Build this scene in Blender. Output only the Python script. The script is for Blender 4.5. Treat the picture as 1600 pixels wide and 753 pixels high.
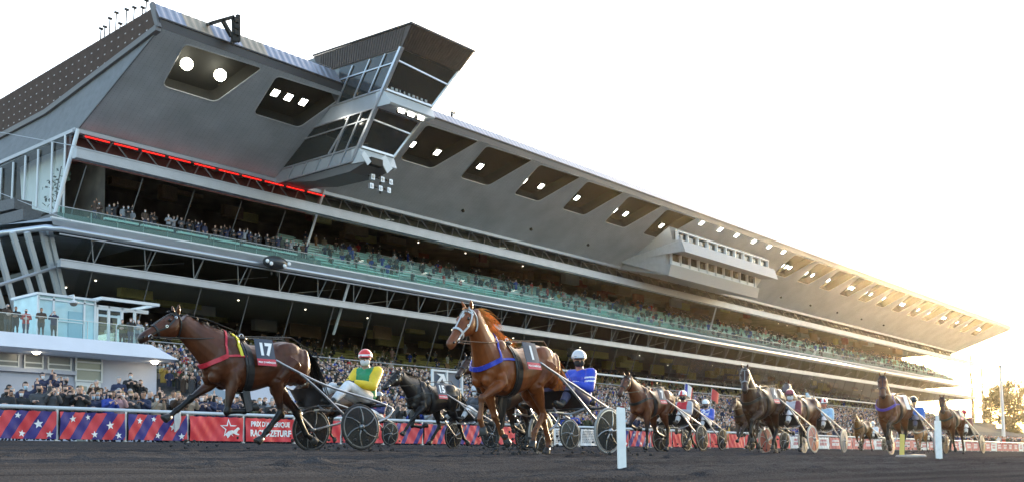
import bpy, bmesh, math, random
import numpy as np
from mathutils import Vector as V, Matrix as M, kdtree
from mathutils.bvhtree import BVHTree
random.seed(7); rng = np.random.default_rng(7)
PI = math.pi; R = math.radians
for o in list(bpy.data.objects): bpy.data.objects.remove(o)
S = bpy.context.scene; COL = S.collection

# ------------------------------------------------------------------ camera
# world: X runs along the track (away to the right), Y towards the grandstand, Z up.
F_PX, CX, CY, VPX, VPY, ROLL = 1640., 800., 600., 2133., 711., R(.8)
EYE = V((0, 0, .17))
dX = V((VPX-CX, -(VPY-CY), -F_PX)).normalized()
_p = V((VPX-1000-CX, -(VPY+1000*math.tan(ROLL)-CY), -F_PX))
dZ = dX.cross(_p).normalized()
if dZ.y < 0: dZ = -dZ
dY = dZ.cross(dX)
ROT = M((dX, dY, dZ))            # camera -> world
cam = bpy.data.cameras.new('camera'); co = bpy.data.objects.new('camera', cam); COL.objects.link(co)
co.matrix_world = M.Translation(EYE) @ ROT.to_4x4()
cam.sensor_width = 36; cam.lens = 36*F_PX/1600; cam.shift_y = (CY-376.5)/1600
cam.clip_start = .05; cam.clip_end = 6000
S.camera = co
S.render.resolution_x, S.render.resolution_y = 1024, 481
def ray(px, py): return ROT @ V((px-CX, -(py-CY), -F_PX))
def PY(px, py, Y):
    r = ray(px, py); return EYE + r*(Y/r.y)
def PX(px, py, X):
    r = ray(px, py); return EYE + r*(X/r.x)

# ------------------------------------------------------------------ light
SUN_EL, SUN_AZ = R(10.2), R(17)          # azimuth measured from +X towards +Y
w = bpy.data.worlds.new('World'); S.world = w; w.use_nodes = True
nt = w.node_tree; bg = nt.nodes['Background']
sky = nt.nodes.new('ShaderNodeTexSky'); sky.sky_type = 'NISHITA'; sky.sun_disc = False
sky.sun_elevation = SUN_EL; sky.sun_rotation = PI/2 - SUN_AZ
sky.air_density = 1.0; sky.dust_density = 3.0; sky.ozone_density = 1.0
nt.links.new(sky.outputs[0], bg.inputs[0]); bg.inputs[1].default_value = .15
sl = bpy.data.lights.new('sun', 'SUN'); sl.energy = 2.0; sl.angle = R(.5); sl.color = (1, .78, .52)
so = bpy.data.objects.new('sun', sl); COL.objects.link(so)
sd = V((math.cos(SUN_EL)*math.cos(SUN_AZ), math.cos(SUN_EL)*math.sin(SUN_AZ), math.sin(SUN_EL)))
so.rotation_euler = sd.to_track_quat('Z', 'Y').to_euler(); so.location = sd*400
vs = S.view_settings; vs.view_transform = 'Standard'; vs.look = 'None'; vs.gamma = 1; vs.use_curve_mapping = False
vs.exposure = 2.45

# ------------------------------------------------------------------ materials
MATS = {}
def mat(name, col, rough=.6, metal=0., noise=0., scale=8., bump=0., emit=0., spec=.5, coat=0.):
    if name in MATS: return MATS[name]
    m = bpy.data.materials.new(name); m.use_nodes = True; MATS[name] = m
    t = m.node_tree; b = t.nodes['Principled BSDF']
    c = (*col[:3], 1)
    b.inputs['Base Color'].default_value = c; b.inputs['Roughness'].default_value = rough
    b.inputs['Metallic'].default_value = metal; b.inputs['Specular IOR Level'].default_value = spec
    b.inputs['Coat Weight'].default_value = coat
    if emit:
        b.inputs['Emission Color'].default_value = c; b.inputs['Emission Strength'].default_value = emit
    if noise or bump:
        tc = t.nodes.new('ShaderNodeTexCoord'); n = t.nodes.new('ShaderNodeTexNoise')
        n.inputs['Scale'].default_value = scale; n.inputs['Detail'].default_value = 6
        t.links.new(tc.outputs['Object'], n.inputs['Vector'])
        if noise:
            r = t.nodes.new('ShaderNodeMapRange'); r.inputs[1].default_value = .3; r.inputs[2].default_value = .7
            r.inputs[3].default_value = 1-noise; r.inputs[4].default_value = 1+noise
            t.links.new(n.outputs[0], r.inputs[0])
            x = t.nodes.new('ShaderNodeVectorMath'); x.operation = 'SCALE'
            x.inputs[0].default_value = col[:3]; t.links.new(r.outputs[0], x.inputs['Scale'])
            t.links.new(x.outputs[0], b.inputs['Base Color'])
        if bump:
            bp = t.nodes.new('ShaderNodeBump'); bp.inputs['Strength'].default_value = bump; bp.inputs['Distance'].default_value = .02
            t.links.new(n.outputs[0], bp.inputs['Height']); t.links.new(bp.outputs[0], b.inputs['Normal'])
    return m
def glassmat(name, tint, refl=.06, rough=.02, alpha=1., k=.55):
    """thin pane: tinted see-through with a weak mirror"""
    if name in MATS: return MATS[name]
    m = bpy.data.materials.new(name); m.use_nodes = True; MATS[name] = m
    t = m.node_tree; t.nodes.remove(t.nodes['Principled BSDF']); out = t.nodes['Material Output']
    tr = t.nodes.new('ShaderNodeBsdfTransparent'); tr.inputs[0].default_value = (*tint, 1)
    gl = t.nodes.new('ShaderNodeBsdfGlossy'); gl.inputs['Roughness'].default_value = rough
    df = t.nodes.new('ShaderNodeBsdfDiffuse'); df.inputs[0].default_value = (*tint, 1)
    fr = t.nodes.new('ShaderNodeFresnel'); fr.inputs[0].default_value = 1.15
    mu = t.nodes.new('ShaderNodeMath'); mu.operation = 'MULTIPLY_ADD'; mu.inputs[1].default_value = k; mu.inputs[2].default_value = refl*.4
    t.links.new(fr.outputs[0], mu.inputs[0])
    m1 = t.nodes.new('ShaderNodeMixShader'); m1.inputs[0].default_value = 1-alpha
    t.links.new(tr.outputs[0], m1.inputs[1]); t.links.new(df.outputs[0], m1.inputs[2])
    m2 = t.nodes.new('ShaderNodeMixShader'); t.links.new(mu.outputs[0], m2.inputs[0])
    t.links.new(m1.outputs[0], m2.inputs[1]); t.links.new(gl.outputs[0], m2.inputs[2])
    t.links.new(m2.outputs[0], out.inputs[0]); return m
def vcolmat(name, rough=.5, spec=.4, noise=.12, scale=20., coat=0., bump=0., sheen=0.):
    if name in MATS: return MATS[name]
    m = bpy.data.materials.new(name); m.use_nodes = True; MATS[name] = m
    t = m.node_tree; b = t.nodes['Principled BSDF']
    b.inputs['Roughness'].default_value = rough; b.inputs['Specular IOR Level'].default_value = spec
    b.inputs['Coat Weight'].default_value = coat; b.inputs['Sheen Weight'].default_value = sheen
    a = t.nodes.new('ShaderNodeAttribute'); a.attribute_name = 'tone'
    tc = t.nodes.new('ShaderNodeTexCoord'); n = t.nodes.new('ShaderNodeTexNoise'); n.inputs['Scale'].default_value = scale; n.inputs['Detail'].default_value = 8
    mp = t.nodes.new('ShaderNodeMapping'); mp.inputs['Scale'].default_value = (1, 1, .45)
    t.links.new(tc.outputs['Object'], mp.inputs[0]); t.links.new(mp.outputs[0], n.inputs['Vector'])
    r = t.nodes.new('ShaderNodeMapRange'); r.inputs[1].default_value = .3; r.inputs[2].default_value = .7
    r.inputs[3].default_value = 1-noise; r.inputs[4].default_value = 1+noise
    t.links.new(n.outputs[0], r.inputs[0])
    x = t.nodes.new('ShaderNodeVectorMath'); x.operation = 'SCALE'
    t.links.new(a.outputs[0], x.inputs[0]); t.links.new(r.outputs[0], x.inputs['Scale']); t.links.new(x.outputs[0], b.inputs['Base Color'])
    if bump:
        bp = t.nodes.new('ShaderNodeBump'); bp.inputs['Strength'].default_value = bump; bp.inputs['Distance'].default_value = .01
        t.links.new(n.outputs[0], bp.inputs['Height']); t.links.new(bp.outputs[0], b.inputs['Normal'])
    return m

# ------------------------------------------------------------------ mesh builder
def frame(d, up=V((0, 0, 1))):
    d = d.normalized(); s = up.cross(d)
    if s.length < 1e-4: s = V((1, 0, 0)).cross(d)
    if s.length < 1e-4: s = V((0, 1, 0)).cross(d)
    s.normalize(); return d, s, d.cross(s)
class MB:
    def __init__(s): s.v = []; s.f = []; s.m = []
    def poly(s, pts, m=0):
        i = len(s.v); s.v += [V(p) for p in pts]; s.f.append(list(range(i, i+len(pts)))); s.m.append(m)
    def grid(s, rings, m=0, closed=True, caps=True):
        i = len(s.v); n = len(rings[0])
        for r in rings: s.v += [V(p) for p in r]
        for a in range(len(rings)-1):
            for b in range(n if closed else n-1):
                c = (b+1) % n
                s.f.append([i+a*n+b, i+a*n+c, i+(a+1)*n+c, i+(a+1)*n+b]); s.m.append(m)
        if caps and closed:
            s.f.append([i+k for k in range(n)][::-1]); s.m.append(m)
            e = i+(len(rings)-1)*n; s.f.append([e+k for k in range(n)]); s.m.append(m)
    def box(s, a, b, m=0):
        x0, y0, z0 = [min(a[k], b[k]) for k in range(3)]; x1, y1, z1 = [max(a[k], b[k]) for k in range(3)]
        s.grid([[(x0, y0, z0), (x1, y0, z0), (x1, y1, z0), (x0, y1, z0)], [(x0, y0, z1), (x1, y0, z1), (x1, y1, z1), (x0, y1, z1)]], m)
    def bar(s, p, q, w_, h_, m=0, up=V((0, 0, 1))):
        p, q = V(p), V(q); d, a, b = frame(q-p, up)
        r = lambda c: [c+a*w_/2+b*h_/2, c-a*w_/2+b*h_/2, c-a*w_/2-b*h_/2, c+a*w_/2-b*h_/2]
        s.grid([r(p), r(q)], m)
    def tube(s, pts, r, n=8, m=0, closed=False, sq=1., up=V((0, 0, 1))):
        pts = [V(p) for p in pts]; k = len(pts); rr = r if isinstance(r, (list, tuple)) else [r]*k
        rings = []; prev = None
        for i, p in enumerate(pts):
            if closed: t = pts[(i+1) % k]-pts[i-1]
            else: t = pts[min(i+1, k-1)]-pts[max(i-1, 0)]
            if t.length < 1e-9: t = V((0, 0, 1))
            t.normalize()
            if prev is None: d, a, b = frame(t, up)
            else:
                a = prev-t*prev.dot(t)
                if a.length < 1e-6: d, a, b = frame(t, up)
                a.normalize(); b = t.cross(a)
            prev = a
            rings.append([p+(a*math.cos(2*PI*j/n)+b*math.sin(2*PI*j/n)*sq)*rr[i] for j in range(n)])
        if closed: rings.append(rings[0])
        s.grid(rings, m, True, not closed)
    def ell(s, c, r, axes=None, n=12, m=0):
        c = V(c); ax = axes or (V((1, 0, 0)), V((0, 1, 0)), V((0, 0, 1)))
        if isinstance(r, (int, float)): r = (r, r, r)
        rings = []
        for i in range(1, n//2):
            th = PI*i/(n//2)
            rings.append([c+ax[0]*r[0]*math.sin(th)*math.cos(2*PI*j/n)+ax[1]*r[1]*math.sin(th)*math.sin(2*PI*j/n)-ax[2]*r[2]*math.cos(th) for j in range(n)])
        s.grid(rings, m, True, False)
        b = len(s.v)-len(rings)*n; e = len(s.v)-n
        s.v += [c-ax[2]*r[2], c+ax[2]*r[2]]; k = len(s.v)
        for j in range(n):
            s.f.append([k-2, b+(j+1) % n, b+j]); s.m.append(m); s.f.append([k-1, e+j, e+(j+1) % n]); s.m.append(m)
    def prism(s, poly, thick, m=0):
        """poly: 3D points in a plane, thick: extrusion vector"""
        t = V(thick); P = [V(p) for p in poly]
        s.grid([P, [p+t for p in P]], m)
    def mesh(s, name, mats, smooth=False, org=V((0, 0, 0))):
        me = bpy.data.meshes.new(name)
        me.from_pydata([tuple(p-org) for p in s.v], [], s.f)
        for x in (mats if isinstance(mats, (list, tuple)) else [mats]): me.materials.append(x)
        me.polygons.foreach_set('material_index', s.m)
        bm = bmesh.new(); bm.from_mesh(me); bmesh.ops.recalc_face_normals(bm, faces=bm.faces); bm.to_mesh(me); bm.free()
        if smooth: me.polygons.foreach_set('use_smooth', [True]*len(me.polygons))
        me.update(); return me
    def build(s, name, mats, parent=None, smooth=False, org=V((0, 0, 0))):
        return link(name, s.mesh(name, mats, smooth, org), parent)
def link(name, me, parent=None, loc=None):
    o = bpy.data.objects.new(name, me); COL.objects.link(o)
    if parent: o.parent = parent
    if loc is not None: o.location = loc
    return o
def tag(o, label=None, cat=None, group=None, kind=None):
    if label: o['label'] = label
    if cat: o['category'] = cat
    if group: o['group'] = group
    if kind: o['kind'] = kind
    return o
def empty(name, loc, label, cat, rz=0., group=None):
    o = bpy.data.objects.new(name, None); COL.objects.link(o); o.location = loc; o.rotation_euler = (0, 0, rz); o.empty_display_size = .3
    return tag(o, label, cat, group)
def remeshed(mb, voxel, smooth=3, fac=.5):
    """union of overlapping closed shapes -> one continuous skin"""
    me = mb.mesh('tmp', [], org=V((0, 0, 0))); o = link('tmp', me)
    r = o.modifiers.new('r', 'REMESH'); r.mode = 'VOXEL'; r.voxel_size = voxel; r.use_smooth_shade = True
    if smooth:
        k = o.modifiers.new('s', 'SMOOTH'); k.iterations = smooth; k.factor = fac
    dg = bpy.context.evaluated_depsgraph_get()
    out = bpy.data.meshes.new_from_object(o.evaluated_get(dg))
    bpy.data.objects.remove(o); bpy.data.meshes.remove(me)
    out.polygons.foreach_set('use_smooth', [True]*len(out.polygons))
    return out
def vcos(me):
    a = np.empty(len(me.vertices)*3); me.vertices.foreach_get('co', a); return a.reshape(-1, 3)
def setcol(me, cols):
    at = me.color_attributes.new('tone', 'FLOAT_COLOR', 'POINT')
    c = np.ones((len(me.vertices), 4)); c[:, :3] = cols; at.data.foreach_set('color', c.ravel())
def text_mesh(txt, size, off=0., shear=0., sx=1.):
    """flat text centred on the origin in XY"""
    cu = bpy.data.curves.new('t', 'FONT'); cu.body = txt; cu.size = size; cu.align_x = 'CENTER'; cu.align_y = 'CENTER'
    cu.offset = off; cu.shear = shear; cu.fill_mode = 'FRONT'; cu.resolution_u = 4
    o = link('t', cu); dg = bpy.context.evaluated_depsgraph_get()
    me = bpy.data.meshes.new_from_object(o.evaluated_get(dg)); bpy.data.objects.remove(o); bpy.data.curves.remove(cu)
    for v in me.vertices: v.co.x *= sx
    return me
def star(n=5, r0=1., r1=.4, a0=PI/2):
    return [(math.cos(a0+PI*k/n)*(r0 if k % 2 == 0 else r1), math.sin(a0+PI*k/n)*(r0 if k % 2 == 0 else r1)) for k in range(2*n)]
def ico(c): return random.choice(c)
# ------------------------------------------------------------------ the setting
def track_mat():
    m = bpy.data.materials.new('cinder_track'); m.use_nodes = True; t = m.node_tree; b = t.nodes['Principled BSDF']
    b.inputs['Roughness'].default_value = 1; b.inputs['Specular IOR Level'].default_value = 0
    g = t.nodes.new('ShaderNodeNewGeometry')
    def noise(sc, det, mapscale=(1, 1, 1)):
        mp = t.nodes.new('ShaderNodeMapping'); mp.inputs['Scale'].default_value = mapscale
        n = t.nodes.new('ShaderNodeTexNoise'); n.inputs['Scale'].default_value = sc; n.inputs['Detail'].default_value = det
        t.links.new(g.outputs['Position'], mp.inputs[0]); t.links.new(mp.outputs[0], n.inputs['Vector']); return n
    grain = noise(75, 4); clod = noise(17, 5); furrow = noise(2.2, 6, (.10, 1.5, 1)); big = noise(.35, 3)
    cr = t.nodes.new('ShaderNodeValToRGB'); e = cr.color_ramp.elements
    e[0].position = .32; e[0].color = (.012, .0125, .0145, 1); e[1].position = .74; e[1].color = (.105, .104, .108, 1)
    mx = t.nodes.new('ShaderNodeMath'); mx.operation = 'MULTIPLY_ADD'; mx.inputs[1].default_value = .46
    m2 = t.nodes.new('ShaderNodeMath'); m2.operation = 'MULTIPLY_ADD'; m2.inputs[1].default_value = .42
    m3 = t.nodes.new('ShaderNodeMath'); m3.operation = 'MULTIPLY'; m3.inputs[1].default_value = .12
    t.links.new(big.outputs[0], m3.inputs[0]); t.links.new(furrow.outputs[0], m2.inputs[0]); t.links.new(m3.outputs[0], m2.inputs[2])
    t.links.new(grain.outputs[0], mx.inputs[0]); t.links.new(m2.outputs[0], mx.inputs[2]); t.links.new(mx.outputs[0], cr.inputs[0])
    t.links.new(cr.outputs[0], b.inputs['Base Color'])
    ad = t.nodes.new('ShaderNodeMath'); ad.operation = 'MULTIPLY_ADD'; ad.inputs[1].default_value = .6
    t.links.new(clod.outputs[0], ad.inputs[0]); t.links.new(grain.outputs[0], ad.inputs[2])
    bp = t.nodes.new('ShaderNodeBump'); bp.inputs['Strength'].default_value = .9; bp.inputs['Distance'].default_value = .03
    t.links.new(ad.outputs[0], bp.inputs['Height']); t.links.new(bp.outputs[0], b.inputs['Normal']); return m
SL = .0375
def gz(y): return SL*y if y > -5 else -.1875
m_track = track_mat()
m_conc = mat('apron_concrete', (.16, .16, .165), .9, noise=.2, scale=3)
# near field of the track carries real furrows and clods
mb = MB()
ys = [-900, -40, -5, 0, 3.0]
xs0 = [-600, -60, 0, 3.0, 24.0, 60, 400, 3500]
for a in range(len(ys)-1):
    pass
def sheet(mb, xs, ysl, zf, m=0):
    mb.grid([[(x, y, zf(x, y)) for x in xs] for y in ysl], m, closed=False)
flat = lambda x, y: gz(y)
NX0, NX1, NY0, NY1 = 3.0, 26.0, 2.4, 13.0
sheet(mb, [-600, -60, 0, NX0, NX1, 60, 400, 3500], [-900, -40, -5, 0, NY0], flat)
sheet(mb, [-600, -60, 0, NX0], [NY0, NY1], flat); sheet(mb, [NX1, 60, 400, 3500], [NY0, NY1], flat)
sheet(mb, [-600, -60, 0, NX0, NX1, 60, 400, 3500], [NY1, 20, 32.3], flat)
from mathutils import noise as mn
def rough(x, y):
    e = min(1, (x-NX0)/.6, (NX1-x)/.6, (y-NY0)/.3, (NY1-y)/.6); e = max(0, e)
    h = .016*mn.noise((x*.5, y*2.8, 1.3))+.012*mn.noise((x*3.1, y*6.2, 7))+.010*mn.noise((x*9, y*13, 3))
    h += .016*max(0, mn.noise((x*5, y*7, 11))-.25)*3
    return gz(y)+e*h
nx, ny = 420, 210
sheet(mb, [NX0+(NX1-NX0)*i/nx for i in range(nx+1)], [NY0+(NY1-NY0)*j/ny for j in range(ny+1)], rough)
tag(mb.build('track', m_track, smooth=True), kind='structure')
mb = MB()
sheet(mb, [-600, 20, 60, 400, 3500], [32.3, 47, 48, 72, 900], lambda x, y: 1.2 if y < 47.5 else 1.2)
tag(mb.build('apron', m_conc), kind='structure')
# stepped terraces for the standing public, in front of the stand
TER0, TER1, TZ0, TZ1 = 47., 74., 1.35, 8.6
def crowd_z(y):
    if y < TER0: return 1.2
    k = math.floor((y-TER0)/.9)
    return TZ0+(TZ1-TZ0)*min(k, 29)/29
mb = MB()
for k in range(30):
    y = TER0+.9*k; z = TZ0+(TZ1-TZ0)*k/29
    mb.box((39.0, y, 1.0), (300, 74.05, z)) if k == 0 else mb.box((39.0, y, z-.26), (300, 74.05, z))
tag(mb.build('terraces', m_conc), kind='structure')

# ------------------------------------------------------------------ the grandstand
GO = V((150, 85, 1.2))
stand = empty('grandstand', GO, 'huge grey grandstand with a long cantilevered roof, floodlit recesses and two tiers of balconies', 'grandstand')
def G(name, mb, mats, parent=None, smooth=False): return mb.build(name, mats, parent or stand, smooth, GO)
m_soff = mat('soffit_panel', (.46, .47, .485), .6, noise=.1, scale=.8)
def brick_soffit():
    t = m_soff.node_tree; b = t.nodes['Principled BSDF']
    g = t.nodes.new('ShaderNodeNewGeometry'); mp = t.nodes.new('ShaderNodeMapping'); mp.inputs['Scale'].default_value = (.33, 1.6, 1.6)
    br = t.nodes.new('ShaderNodeTexBrick'); br.inputs['Scale'].default_value = 1.6; br.inputs['Mortar Size'].default_value = .012
    br.inputs['Color1'].default_value = (.47, .485, .50, 1); br.inputs['Color2'].default_value = (.44, .455, .47, 1); br.inputs['Mortar'].default_value = (.31, .32, .33, 1)
    t.links.new(g.outputs['Position'], mp.inputs[0]); t.links.new(mp.outputs[0], br.inputs['Vector'])
    n = t.nodes.new('ShaderNodeTexNoise'); n.inputs['Scale'].default_value = .35; n.inputs['Detail'].default_value = 8
    t.links.new(g.outputs['Position'], n.inputs['Vector'])
    r = t.nodes.new('ShaderNodeMapRange'); r.inputs[1].default_value = .3; r.inputs[2].default_value = .7; r.inputs[3].default_value = .86; r.inputs[4].default_value = 1.12
    x = t.nodes.new('ShaderNodeVectorMath'); x.operation = 'SCALE'
    t.links.new(n.outputs[0], r.inputs[0]); t.links.new(br.outputs[0], x.inputs[0]); t.links.new(r.outputs[0], x.inputs['Scale'])
    t.links.new(x.outputs[0], b.inputs['Base Color'])
brick_soffit()
m_brown = mat('dark_bronze_cladding', (.075, .06, .055), .5, metal=.3, noise=.15, scale=2)
m_fasc = mat('dark_fascia', (.05, .045, .045), .45, metal=.2)
m_rib = mat('ribbed_zinc', (.34, .35, .40), .4, metal=.5, noise=.08, scale=1)
m_tan = mat('tan_zinc', (.42, .34, .25), .5, metal=.3, noise=.08, scale=1)
m_beam = mat('beam_aluminium', (.42, .43, .45), .45, metal=.3, noise=.08, scale=.7)
m_steel = mat('steel_tube', (.55, .57, .60), .3, metal=.7)
m_white = mat('white_steel', (.68, .70, .71), .4)
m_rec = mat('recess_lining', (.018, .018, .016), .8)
m_lamp = mat('floodlight', (1, .97, .84), emit=4)
m_lampbig = mat('big_floodlight', (1, .98, .80), emit=3.5)
m_red = mat('red_neon', (1, .015, .01), emit=.32)
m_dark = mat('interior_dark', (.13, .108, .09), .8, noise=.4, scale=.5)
m_redwall = mat('red_brown_panel', (.10, .035, .03), .7, noise=.4, scale=.6)
m_grn = mat('dark_green_panel', (.045, .055, .045), .6, noise=.5, scale=.8)
m_slab = mat('floor_slab', (.18, .18, .18), .8)
m_fglass = glassmat('facade_glass', (.84, .86, .84), .01, k=.22)
m_teal = glassmat('balustrade_glass', (.62, .86, .81), .06, alpha=.88)
m_tglass = mat('tinted_window', (.02, .025, .025), .06, spec=.8)
m_panel = mat('tower_panel', (.34, .37, .40), .4, metal=.2, noise=.1, scale=1)
m_seat = mat('pale_seat', (.50, .74, .69), .5)
m_olive = mat('olive_seat', (.34, .31, .10), .6, noise=.3, scale=1)
m_brick = None

XL, XR = 45.27, 303.0
EY, EZt, EZb, BYs, BZs = 72.0, 36.0, 35.15, 82.0, 28.75
XB0, XB1 = 43.97, 288.0
# roof deck, gable ends
mb = MB()
mb.poly([(XL, 72.9, 37.05), (XR, 72.9, 37.05), (XR-6, 125, 34.3), (XL, 125, 34.3)])
mb.poly([(XL, 72.9, 37.05), (XL, 125, 34.3), (XL, 125, 31.6), (XL, 98.6, 31.94), (XL, 89.5, 32.35), (XL, EY, EZb)])
mb.poly([(XR, 72.9, 37.05), (XR, EY, EZb), (XB1, 82, 28.75), (XB1, 125, 28), (XR-6, 125, 34.3)])
mb.poly([(XL, 125, 34.3), (XR-6, 125, 34.3), (XB1, 125, 0), (XB0, 125, 0)])
m_gab = mat('gable_cladding', (.085, .058, .047), .75, spec=.12, noise=.12, scale=2)
def studs():
    t = m_gab.node_tree; b_ = t.nodes['Principled BSDF']; g = t.nodes.new('ShaderNodeNewGeometry'); sx = t.nodes.new('ShaderNodeSeparateXYZ'); t.links.new(g.outputs['Position'], sx.inputs[0])
    def mt(op, a, b=None):
        n = t.nodes.new('ShaderNodeMath'); n.operation = op
        for i, q in enumerate((a, b)):
            if q is None: continue
            if isinstance(q, (int, float)): n.inputs[i].default_value = q
            else: t.links.new(q, n.inputs[i])
        return n.outputs[0]
    sl_ = mt('ADD', sx.outputs['Z'], mt('MULTIPLY', sx.outputs['Y'], .052))
    row = mt('LESS_THAN', mt('FRACT', mt('MULTIPLY', sl_, 1.3)), .13); colm = mt('LESS_THAN', mt('FRACT', mt('MULTIPLY', sx.outputs['Y'], .95)), .2)
    seam = mt('LESS_THAN', mt('FRACT', mt('MULTIPLY', sx.outputs['Y'], .95)), .04)
    f = mt('MULTIPLY', row, colm)
    src = b_.inputs['Base Color'].links[0].from_socket
    mx = t.nodes.new('ShaderNodeMix'); mx.data_type = 'RGBA'; mx.inputs[7].default_value = (.45, .42, .40, 1)
    t.links.new(f, mx.inputs[0]); t.links.new(src, mx.inputs[6]); t.links.new(mx.outputs[2], b_.inputs['Base Color'])
studs()
G('roof_cladding', mb, m_gab)
mb = MB()
for a, b in [((XL-.12, EY-.05, EZb-.1), (XL-.12, 89.5, 32.25)), ((XL-.12, 89.5, 32.25), (XL-.12, 100, 31.8)), ((XL-.12, 100, 31.8), (XL-.12, 125, 31.5))]:
    mb.bar(a, b, .5, .45)
mb.bar((XL-.05, 72, 35.1), (XL-.05, 73, 37.4), .3, .4)
G('gable_trim', mb, mat('gable_trim', (.15, .14, .135), .5))
# ribbed mansard edge
mb = MB(); n = 1440; ra, rb = [], []
for i in range(n+1):
    x = XL+(XR-XL)*i/n; o = .05 if (i//2) % 2 else 0
    h = 37.45 if x < 64.4 else 37.15
    ra.append((x, EY-o, EZt)); rb.append((x, EY+.9-o, h))
mb.grid([ra, rb], 0, closed=False)
for i in range(n):
    x = ra[i][0]
    if 47.6 < x < 50.4 or 53.3 < x < 56.0: mb.m[i] = 1
G('ribbed_roof_edge', mb, [m_rib, m_tan])
mb = MB(); mb.box((XL, EY-.02, EZb), (XR, EY+.5, EZt-.02)); mb.box((XL, EY-.12, EZt-.1), (XR, EY-.01, EZt+.02))
G('fascia', mb, m_fasc)
mb = MB(); mb.tube([(XL+2, 73.5, 37.9), (XR, 73.5, 37.6)], .02, 5)
for i in range(60): x = XL+2+(XR-XL-2)*i/60; mb.tube([(x, 73.5, 37), (x, 73.5, 37.85)], .02, 5)
G('roof_rail', mb, m_steel)

# soffit with real holes for the floodlight recesses
sd_ = V((0, BYs-EY, BZs-EZb)).normalized(); sn = V((1, 0, 0)).cross(sd_)     # sn points up into the roof
if sn.z < 0: sn = -sn
def SP(x, t, h=0.): return V((x, EY, EZb))+sd_*t+V((0, 0, 0))+V((x-x, 0, 0))+sn*h
TL = V((0, BYs-EY, BZs-EZb)).length
rec_x = [47.8, 57.1, 75.8, 85.2, 94.7, 104.3, 113.8, 123.3]+[164.9+9.55*k for k in range(13)]
def rec_loop(x):
    out = []
    # rounded trapezoid, wider towards the eave
    cs = [(x+.15, .2), (x+8.1, .0), (x+5.3, 5.2), (x+.45, 5.2)] if x > 66 else [(x+.1, .6), (x+7.7, .35), (x+5.8, 5.15), (x+.5, 5.15)]
    for i, c in enumerate(cs):
        c = V((*c, 0)); p = V((*cs[i-1], 0)); q = V((*cs[(i+1) % 4], 0)); r = .55 if i != 1 else .4
        a = c+(p-c).normalized()*r; b = c+(q-c).normalized()*r
        for k in range(6):
            u = k/5; out.append(((1-u)**2*a+2*u*(1-u)*c+u*u*b))
    return [(v.x, v.y) for v in out]
bm = bmesh.new()
def loop_edges(pts):
    vv = [bm.verts.new(p) for p in pts]
    for i in range(len(vv)): bm.edges.new((vv[i], vv[(i+1) % len(vv)]))
loop_edges([tuple(SP(XL, -.02)-GO), tuple(SP(XR, -.02)-GO), tuple(SP(XB1, TL)-GO), tuple(SP(XB0, TL)-GO)])
for x in rec_x: loop_edges([tuple(SP(*p)-GO) for p in rec_loop(x)])
bmesh.ops.triangle_fill(bm, edges=bm.edges[:], use_beauty=True, use_dissolve=False)
me = bpy.data.meshes.new('soffit'); bm.to_mesh(me); bm.free(); me.materials.append(m_soff); link('soffit', me, stand)
lampspots = {47.8: [49.3, 52.6], 57.1: [58.5, 60.0, 61.7], 75.8: [76.6, 80.4], 85.2: [87.4], 94.7: [95.3, 98.6], 104.3: [106.0], 113.8: [114.5, 117.2], 123.3: [126.4]}
m_rim = mat('recess_rim', (.5, .5, .5), .4, metal=.4)
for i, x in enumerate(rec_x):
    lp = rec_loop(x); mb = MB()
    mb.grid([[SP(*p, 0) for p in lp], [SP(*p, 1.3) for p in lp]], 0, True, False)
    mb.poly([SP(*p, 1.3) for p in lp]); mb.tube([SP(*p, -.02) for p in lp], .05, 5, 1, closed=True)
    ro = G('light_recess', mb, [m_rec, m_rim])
    sp = lampspots.get(x) or [[x+1.2, x+4], [x+1.6], [x+1.0, x+2.6, x+4]][i % 3]
    big = x == 47.8
    for lx in sp:
        t = 2.55 if x < 66 else 3.22
        lb = MB(); c = SP(lx, t, .3); hw, hh = (.34, .36) if not big else (.4, .4)
        a, b = V((1, 0, 0)), sd_
        q = [c+a*hw+b*hh, c-a*hw+b*hh, c-a*hw-b*hh, c+a*hw-b*hh]
        lb.grid([[p+sn*.02 for p in q], [p+sn*.35+(c-p)*.25 for p in q]], 1); lb.poly([p for p in q], 0)
        if big: lb.ell(c-sn*.05, .52, n=14, m=0)
        G('floodlight', lb, [m_lampbig if big else m_lamp, m_rec], ro)
for x in [133.3, 138.9, 144.2, 150.0, 155.4, 160.8]:
    mb = MB(); c = SP(x, .42, -.12); a, b = V((1, 0, 0)), sd_
    q = [c+a*.42+b*.36, c-a*.42+b*.36, c-a*.42-b*.36, c+a*.42-b*.36]; mb.poly(q, 0)
    mb.grid([[p+sn*.02 for p in q], [p+sn*.14 for p in q]], 1); G('floodlight', mb, [m_lamp, m_rec])
for x in [90.1, 103, 115.5, 176, 189, 202, 215, 228]:
    mb = MB(); mb.tube([SP(x, 9.45, .05), SP(x, 9.45, -.25)], [.22, .17], 8); G('spotlight_can', mb, m_rec)
# left wedge facets of the soffit
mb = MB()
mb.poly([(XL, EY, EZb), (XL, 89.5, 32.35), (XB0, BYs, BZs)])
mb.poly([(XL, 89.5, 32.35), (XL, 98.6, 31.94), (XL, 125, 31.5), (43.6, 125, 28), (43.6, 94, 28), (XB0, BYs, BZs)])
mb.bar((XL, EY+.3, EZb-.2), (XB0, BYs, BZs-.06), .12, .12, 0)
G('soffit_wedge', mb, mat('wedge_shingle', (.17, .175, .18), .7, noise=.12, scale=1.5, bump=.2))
mb = MB(); mb.tube([V((XL, EY+.3, EZb-.12)), V((XB0, BYs, BZs-.02))], .05, 5); G('soffit_seam', mb, m_rec)

rr = random.Random(3)
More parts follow.
